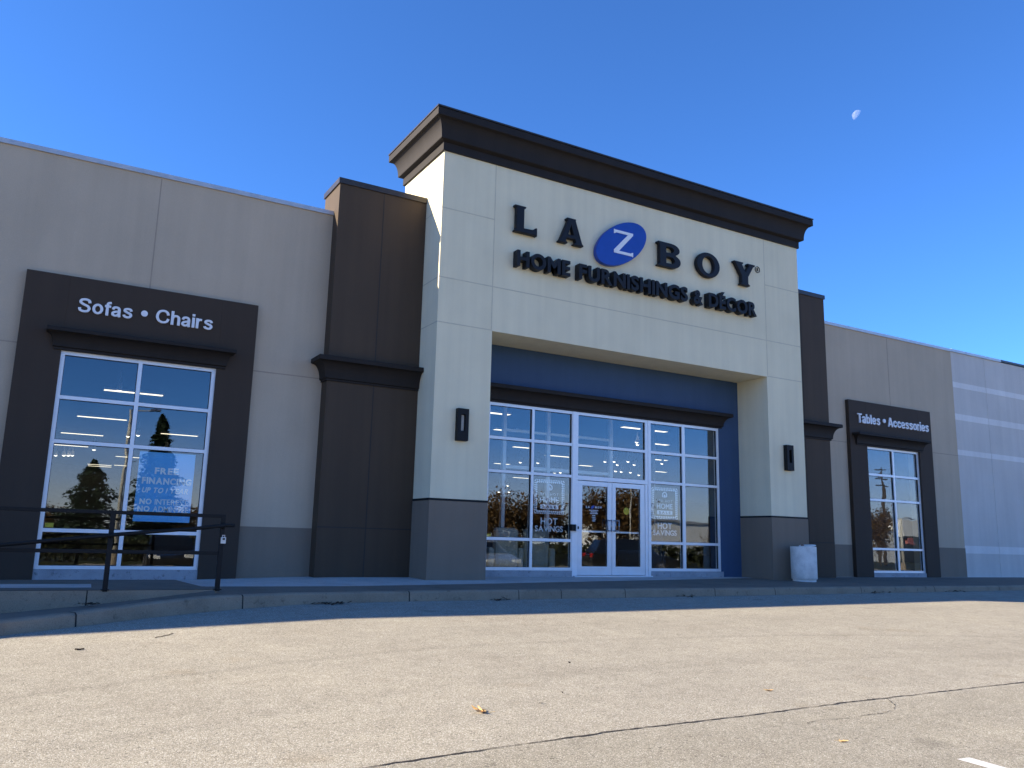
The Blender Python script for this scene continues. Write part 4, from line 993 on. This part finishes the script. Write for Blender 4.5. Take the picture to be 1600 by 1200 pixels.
def leafy(x, y, h, rw, seed, label, mat='autumn', leaves=4200, cat='tree'):
    q = random.Random(seed); r = empty('autumn_tree', (x, y, -.7)); tag(r, label, cat)
    mb = MB(); mb.cyl((0, 0, 0), (0, 0, h * .5), .14, .09, 8); tips = []
    for i in range(9):
        a = q.uniform(0, 6.28); z0 = h * q.uniform(.2, .5); L = rw * q.uniform(.5, .95); p = Vector((0, 0, z0)); e = Vector((math.cos(a) * L, math.sin(a) * L, z0 + h * q.uniform(.15, .45)))
        mb.cyl(p, e, .05, .012, 6); tips.append(e)
        for k in range(4):
            e2 = p.lerp(e, q.uniform(.5, 1)) + Vector((q.uniform(-.6, .6), q.uniform(-.6, .6), q.uniform(.2, .8))); mb.cyl(p.lerp(e, .6), e2, .02, .005, 5); tips.append(e2)
    tips += [Vector((q.uniform(-.3, .3), q.uniform(-.3, .3), h * q.uniform(.6, .93))) for _ in range(6)]
    mb.build('trunk', M['bark'] if mat else M['twigm'], r)
    if mat:
        mb = MB()
        for _ in range(leaves):
            c_ = q.choice(tips); p = c_ + Vector((q.gauss(0, rw * .26), q.gauss(0, rw * .26), q.gauss(-h * .04, h * .09)))
            if p.z < .15: continue
            s = q.uniform(.05, .11); d1 = Vector((q.gauss(0, 1), q.gauss(0, 1), q.gauss(0, 1))).normalized(); d2 = d1.orthogonal().normalized()
            mb.add([p - d1 * s, p + d2 * s * .7, p + d1 * s, p - d2 * s * .7], [(0, 1, 2, 3)])
        mb.build('crown', M[mat], r, fix=False)
TL = [(20.0, -31, 4.8, 1.8, 'rust brown autumn tree mirrored at the left edge of the storefront'), (22.8, -32, 4.6, 1.9, 'golden brown autumn tree mirrored left of the sale decal'), (25.0, -33, 4.0, 1.8, 'low autumn tree mirrored behind the left sale decal'),
      (29.0, -32, 5.2, 1.7, 'rounded autumn tree mirrored in the left door'), (31.2, -32, 5.5, 1.9, 'tallest autumn tree, mirrored in the right door'), (33.0, -34, 4.9, 1.5, 'autumn tree mirrored at the right edge of the doors'),
      (65.0, -36, 5.3, 1.1, 'slim russet tree mirrored in the right shop window'), (-5.6, -52, 3.2, 1.8, 'low olive tree mirrored in the bottom left of the left window'), (3.0, -48, 3.4, 2.0, 'low autumn tree mirrored at the right of the left window')]
for i, (x, y, h, rw, lb) in enumerate(TL): leafy(x, y, h, rw, 20 + i, lb)
for i, (x, y, h, rw, lb) in enumerate([(48.5, -42, 3.6, 1.3, 'bare shrub mirrored in front of the white warehouse, left'), (52.3, -42, 3.3, 1.4, 'bare shrub mirrored in front of the white warehouse, right')]): leafy(x, y, h, rw, 60 + i, lb, None, 0, 'shrub')
def hedge(x0, x1, y, h, seed, label):
    q = random.Random(seed); r = empty('hedge', ((x0 + x1) / 2, y, -.66)); tag(r, label, 'hedge'); mb = MB(); L = x1 - x0
    for _ in range(int(L * 260)):
        px = q.uniform(-L / 2, L / 2); hh = h * (.8 + .35 * noise.noise((px * .35, seed, 0)) + .12 * noise.noise((px * 2.2, seed, 3))); pz = hh * q.random() ** .7; py = q.gauss(0, .45)
        s_ = q.uniform(.06, .14); d1 = Vector((q.gauss(0, 1), q.gauss(0, 1), q.gauss(0, 1))).normalized(); d2 = d1.orthogonal().normalized(); p = Vector((px, py, pz))
        mb.add([p - d1 * s_, p + d2 * s_ * .7, p + d1 * s_, p - d2 * s_ * .7], [(0, 1, 2, 3)])
    mb.build('foliage', M['hedge'], r, fix=False)
    mb = MB()
    x = -L / 2 + .5
    while x < L / 2: mb.cyl((x, 0, -.02), (x + q.uniform(-.2, .2), q.uniform(-.2, .2), h * .7), .03, .01, 5); x += 1.1
    mb.build('stem', M['bark'], r)
hedge(-14, 6, -28.5, 1.5, 2, 'long dark hedge across the lot mirrored along the bottom of the left window')
hedge(14, 44, -28, 1.7, 4, 'long dark hedge across the lot mirrored along the bottom of the storefront')
# white warehouse
r = empty('white_warehouse', (85, -66, -.7)); tag(r, 'long low white warehouse across the lot with dark glazing', 'warehouse')
mb = MB(); mb.box(-30, 40, -8, 5, 0, 4.2); mb.box(18, 34, 5, 6, 3.6, 6.0); mb.box(18, 34, -8, 4.9, 4.21, 6.0); mb.build('wall', M['wh_wall'], r)
MB().box(18, 34, 5.02, 5.6, .1, 3.55).build('glazing', M['wh_dark'], r); MB().box(-30.2, 17.5, -8.2, 5.2, 4.205, 4.45).build('roof_edge', M['coping_light'], r)
MB().box(19.2, 20.4, 5.7, 5.8, 2.5, 3.3).build('sign_board', M['red'], r)
# lamp posts
def lamp_post(x, y, h, label, w_=.10):
    r = empty('lamp_post', (x, y, -.7)); tag(r, label, 'lamp post')
    mb = MB(); mb.cyl((0, 0, .6), (0, 0, h), w_, w_ * .55, 12); mb.build('pole', M['pole'], r, smooth=True); mb = MB(); mb.cyl((0, 0, 0), (0, 0, .62), .24, .24, 16); mb.build('footing', M['kerb'], r)
    mb = MB(); mb.cyl((0, 0, h - .05), (.9, 0, h + .05), .035, .03, 8); mb.build('arm', M['pole'], r); MB().box(.8, 1.3, -.14, .14, h, h + .12).build('lamp_head', M['rim'], r, bevel=.02)
lamp_post(-2.93, -25, 7.0, 'tall pale lamp post mirrored in the middle of the left window'); lamp_post(52.8, -25, 4.0, 'short pale lamp post mirrored in the right shop window', .16); lamp_post(26.9, -26, 5.2, 'pale lamp post mirrored at the left edge of the doors', .06)
# utility pole
r = empty('utility_pole', (71.3, -40, -.7)); tag(r, 'wooden utility pole with crossarms mirrored in the right shop window', 'utility pole')
mb = MB(); mb.cyl((0, 0, 0), (0, 0, 10.2), .16, .11, 10); mb.build('pole', M['bark'], r)
for z in (9.9, 9.0, 8.2): MB().box(-.75, .75, -.06, .06, z - .07, z + .05).build('crossarm', M['bark'], r)

# cars
def car(x, y, rz, paintm, suv, label):
    r = empty('parked_car', (x, y, G(x, y))); r.rotation_euler = (0, 0, rz); tag(r, label, 'car')
    L, Wd = 4.5, 1.8; H = 1.68 if suv else 1.42; bz = .95 if suv else .82
    body = [(-2.25, .45), (-2.2, .32), (-1.85, .28), (1.9, .28), (2.2, .34), (2.25, .55), (2.18, bz - .18), (1.35, bz), (.6, bz + .02), (-1.9, bz + .05), (-2.22, bz - .08)]
    rear = -2.12 if suv else -1.75
    cab = [(1.25, bz - .02), (.45, H - .08), (.2, H), (-1.35, H), (rear + .35, H - .10), (rear, bz)]
    def sec(poly, w0, w1, zs):
        mb = MB(); n = len(poly); vs = []
        for s, wf in ((-1, 1), (1, 1)):
            for px, pz in poly:
                t = cl((pz - zs[0]) / (zs[1] - zs[0]), 0, 1); vs.append((px, s * (w0 + (w1 - w0) * t) / 2, pz))
        mb.add(vs, [tuple(range(n - 1, -1, -1)), tuple(range(n, 2 * n))] + [(i, (i + 1) % n, (i + 1) % n + n, i + n) for i in range(n)]); return mb
    sec(body, Wd, Wd - .06, (.3, bz)).build('body', paintm, r, bevel=.05)
    cabo = sec(cab, Wd - .1, Wd - .5, (bz, H)).build('cabin', paintm, r, bevel=.04)
    win = [(px * .96 - .03, bz + .04 + (pz - bz) * .80) for px, pz in cab]
    sec(win, Wd - .085, Wd - .42, (bz, H)).build('side_window', M['car_glass'], cabo)
    mb = MB()
    wsx = lambda z: 1.25 - (z - bz) / (H - .08 - bz) * .8
    z0, z1 = bz + .05, H - .12
    mb.add([(wsx(z0) + .02, -.72, z0), (wsx(z0) + .02, .72, z0), (wsx(z1) + .02, .6, z1), (wsx(z1) + .02, -.6, z1), (wsx(z0) - .03, -.72, z0), (wsx(z0) - .03, .72, z0), (wsx(z1) - .03, .6, z1), (wsx(z1) - .03, -.6, z1)], [(0, 1, 2, 3), (7, 6, 5, 4), (0, 4, 5, 1), (1, 5, 6, 2), (2, 6, 7, 3), (3, 7, 4, 0)]); mb.build('windscreen', M['car_glass'], cabo)
    for sx_ in (1.38, -1.38):
        for sy in (-1, 1):
            wl_ = MB(); wl_.cyl((sx_, sy * (Wd / 2 - .2), .33), (sx_, sy * (Wd / 2 + .01), .33), .33, n=24); wo = wl_.build('wheel', M['tyre'], r)
            rm_ = MB(); rm_.cyl((sx_, sy * (Wd / 2 - .1), .33), (sx_, sy * (Wd / 2 + .02), .33), .21, .19, 12); rm_.build('rim', M['rim'], wo)
    for sy in (-.62, .62):
        MB().box(2.10, 2.235, sy - .2, sy + .2, bz - .30, bz - .16).build('headlight', M['lamp_glass'], r, bevel=.02); MB().box(-2.265, -2.15, sy - .18, sy + .18, bz - .2, bz).build('taillight', M['tail'], r, bevel=.02)
car(9.6, -14.0, R(90), M['car_silver'], False, 'silver saloon in the lot mirrored low beside the left pillar')
car(20.2, -17.5, R(20), M['car_dark'], True, 'dark sport utility car in the lot mirrored in the doors')
car(-1.5, -19.0, R(95), M['car_dark'], False, 'dark saloon in the lot mirrored low in the left window')
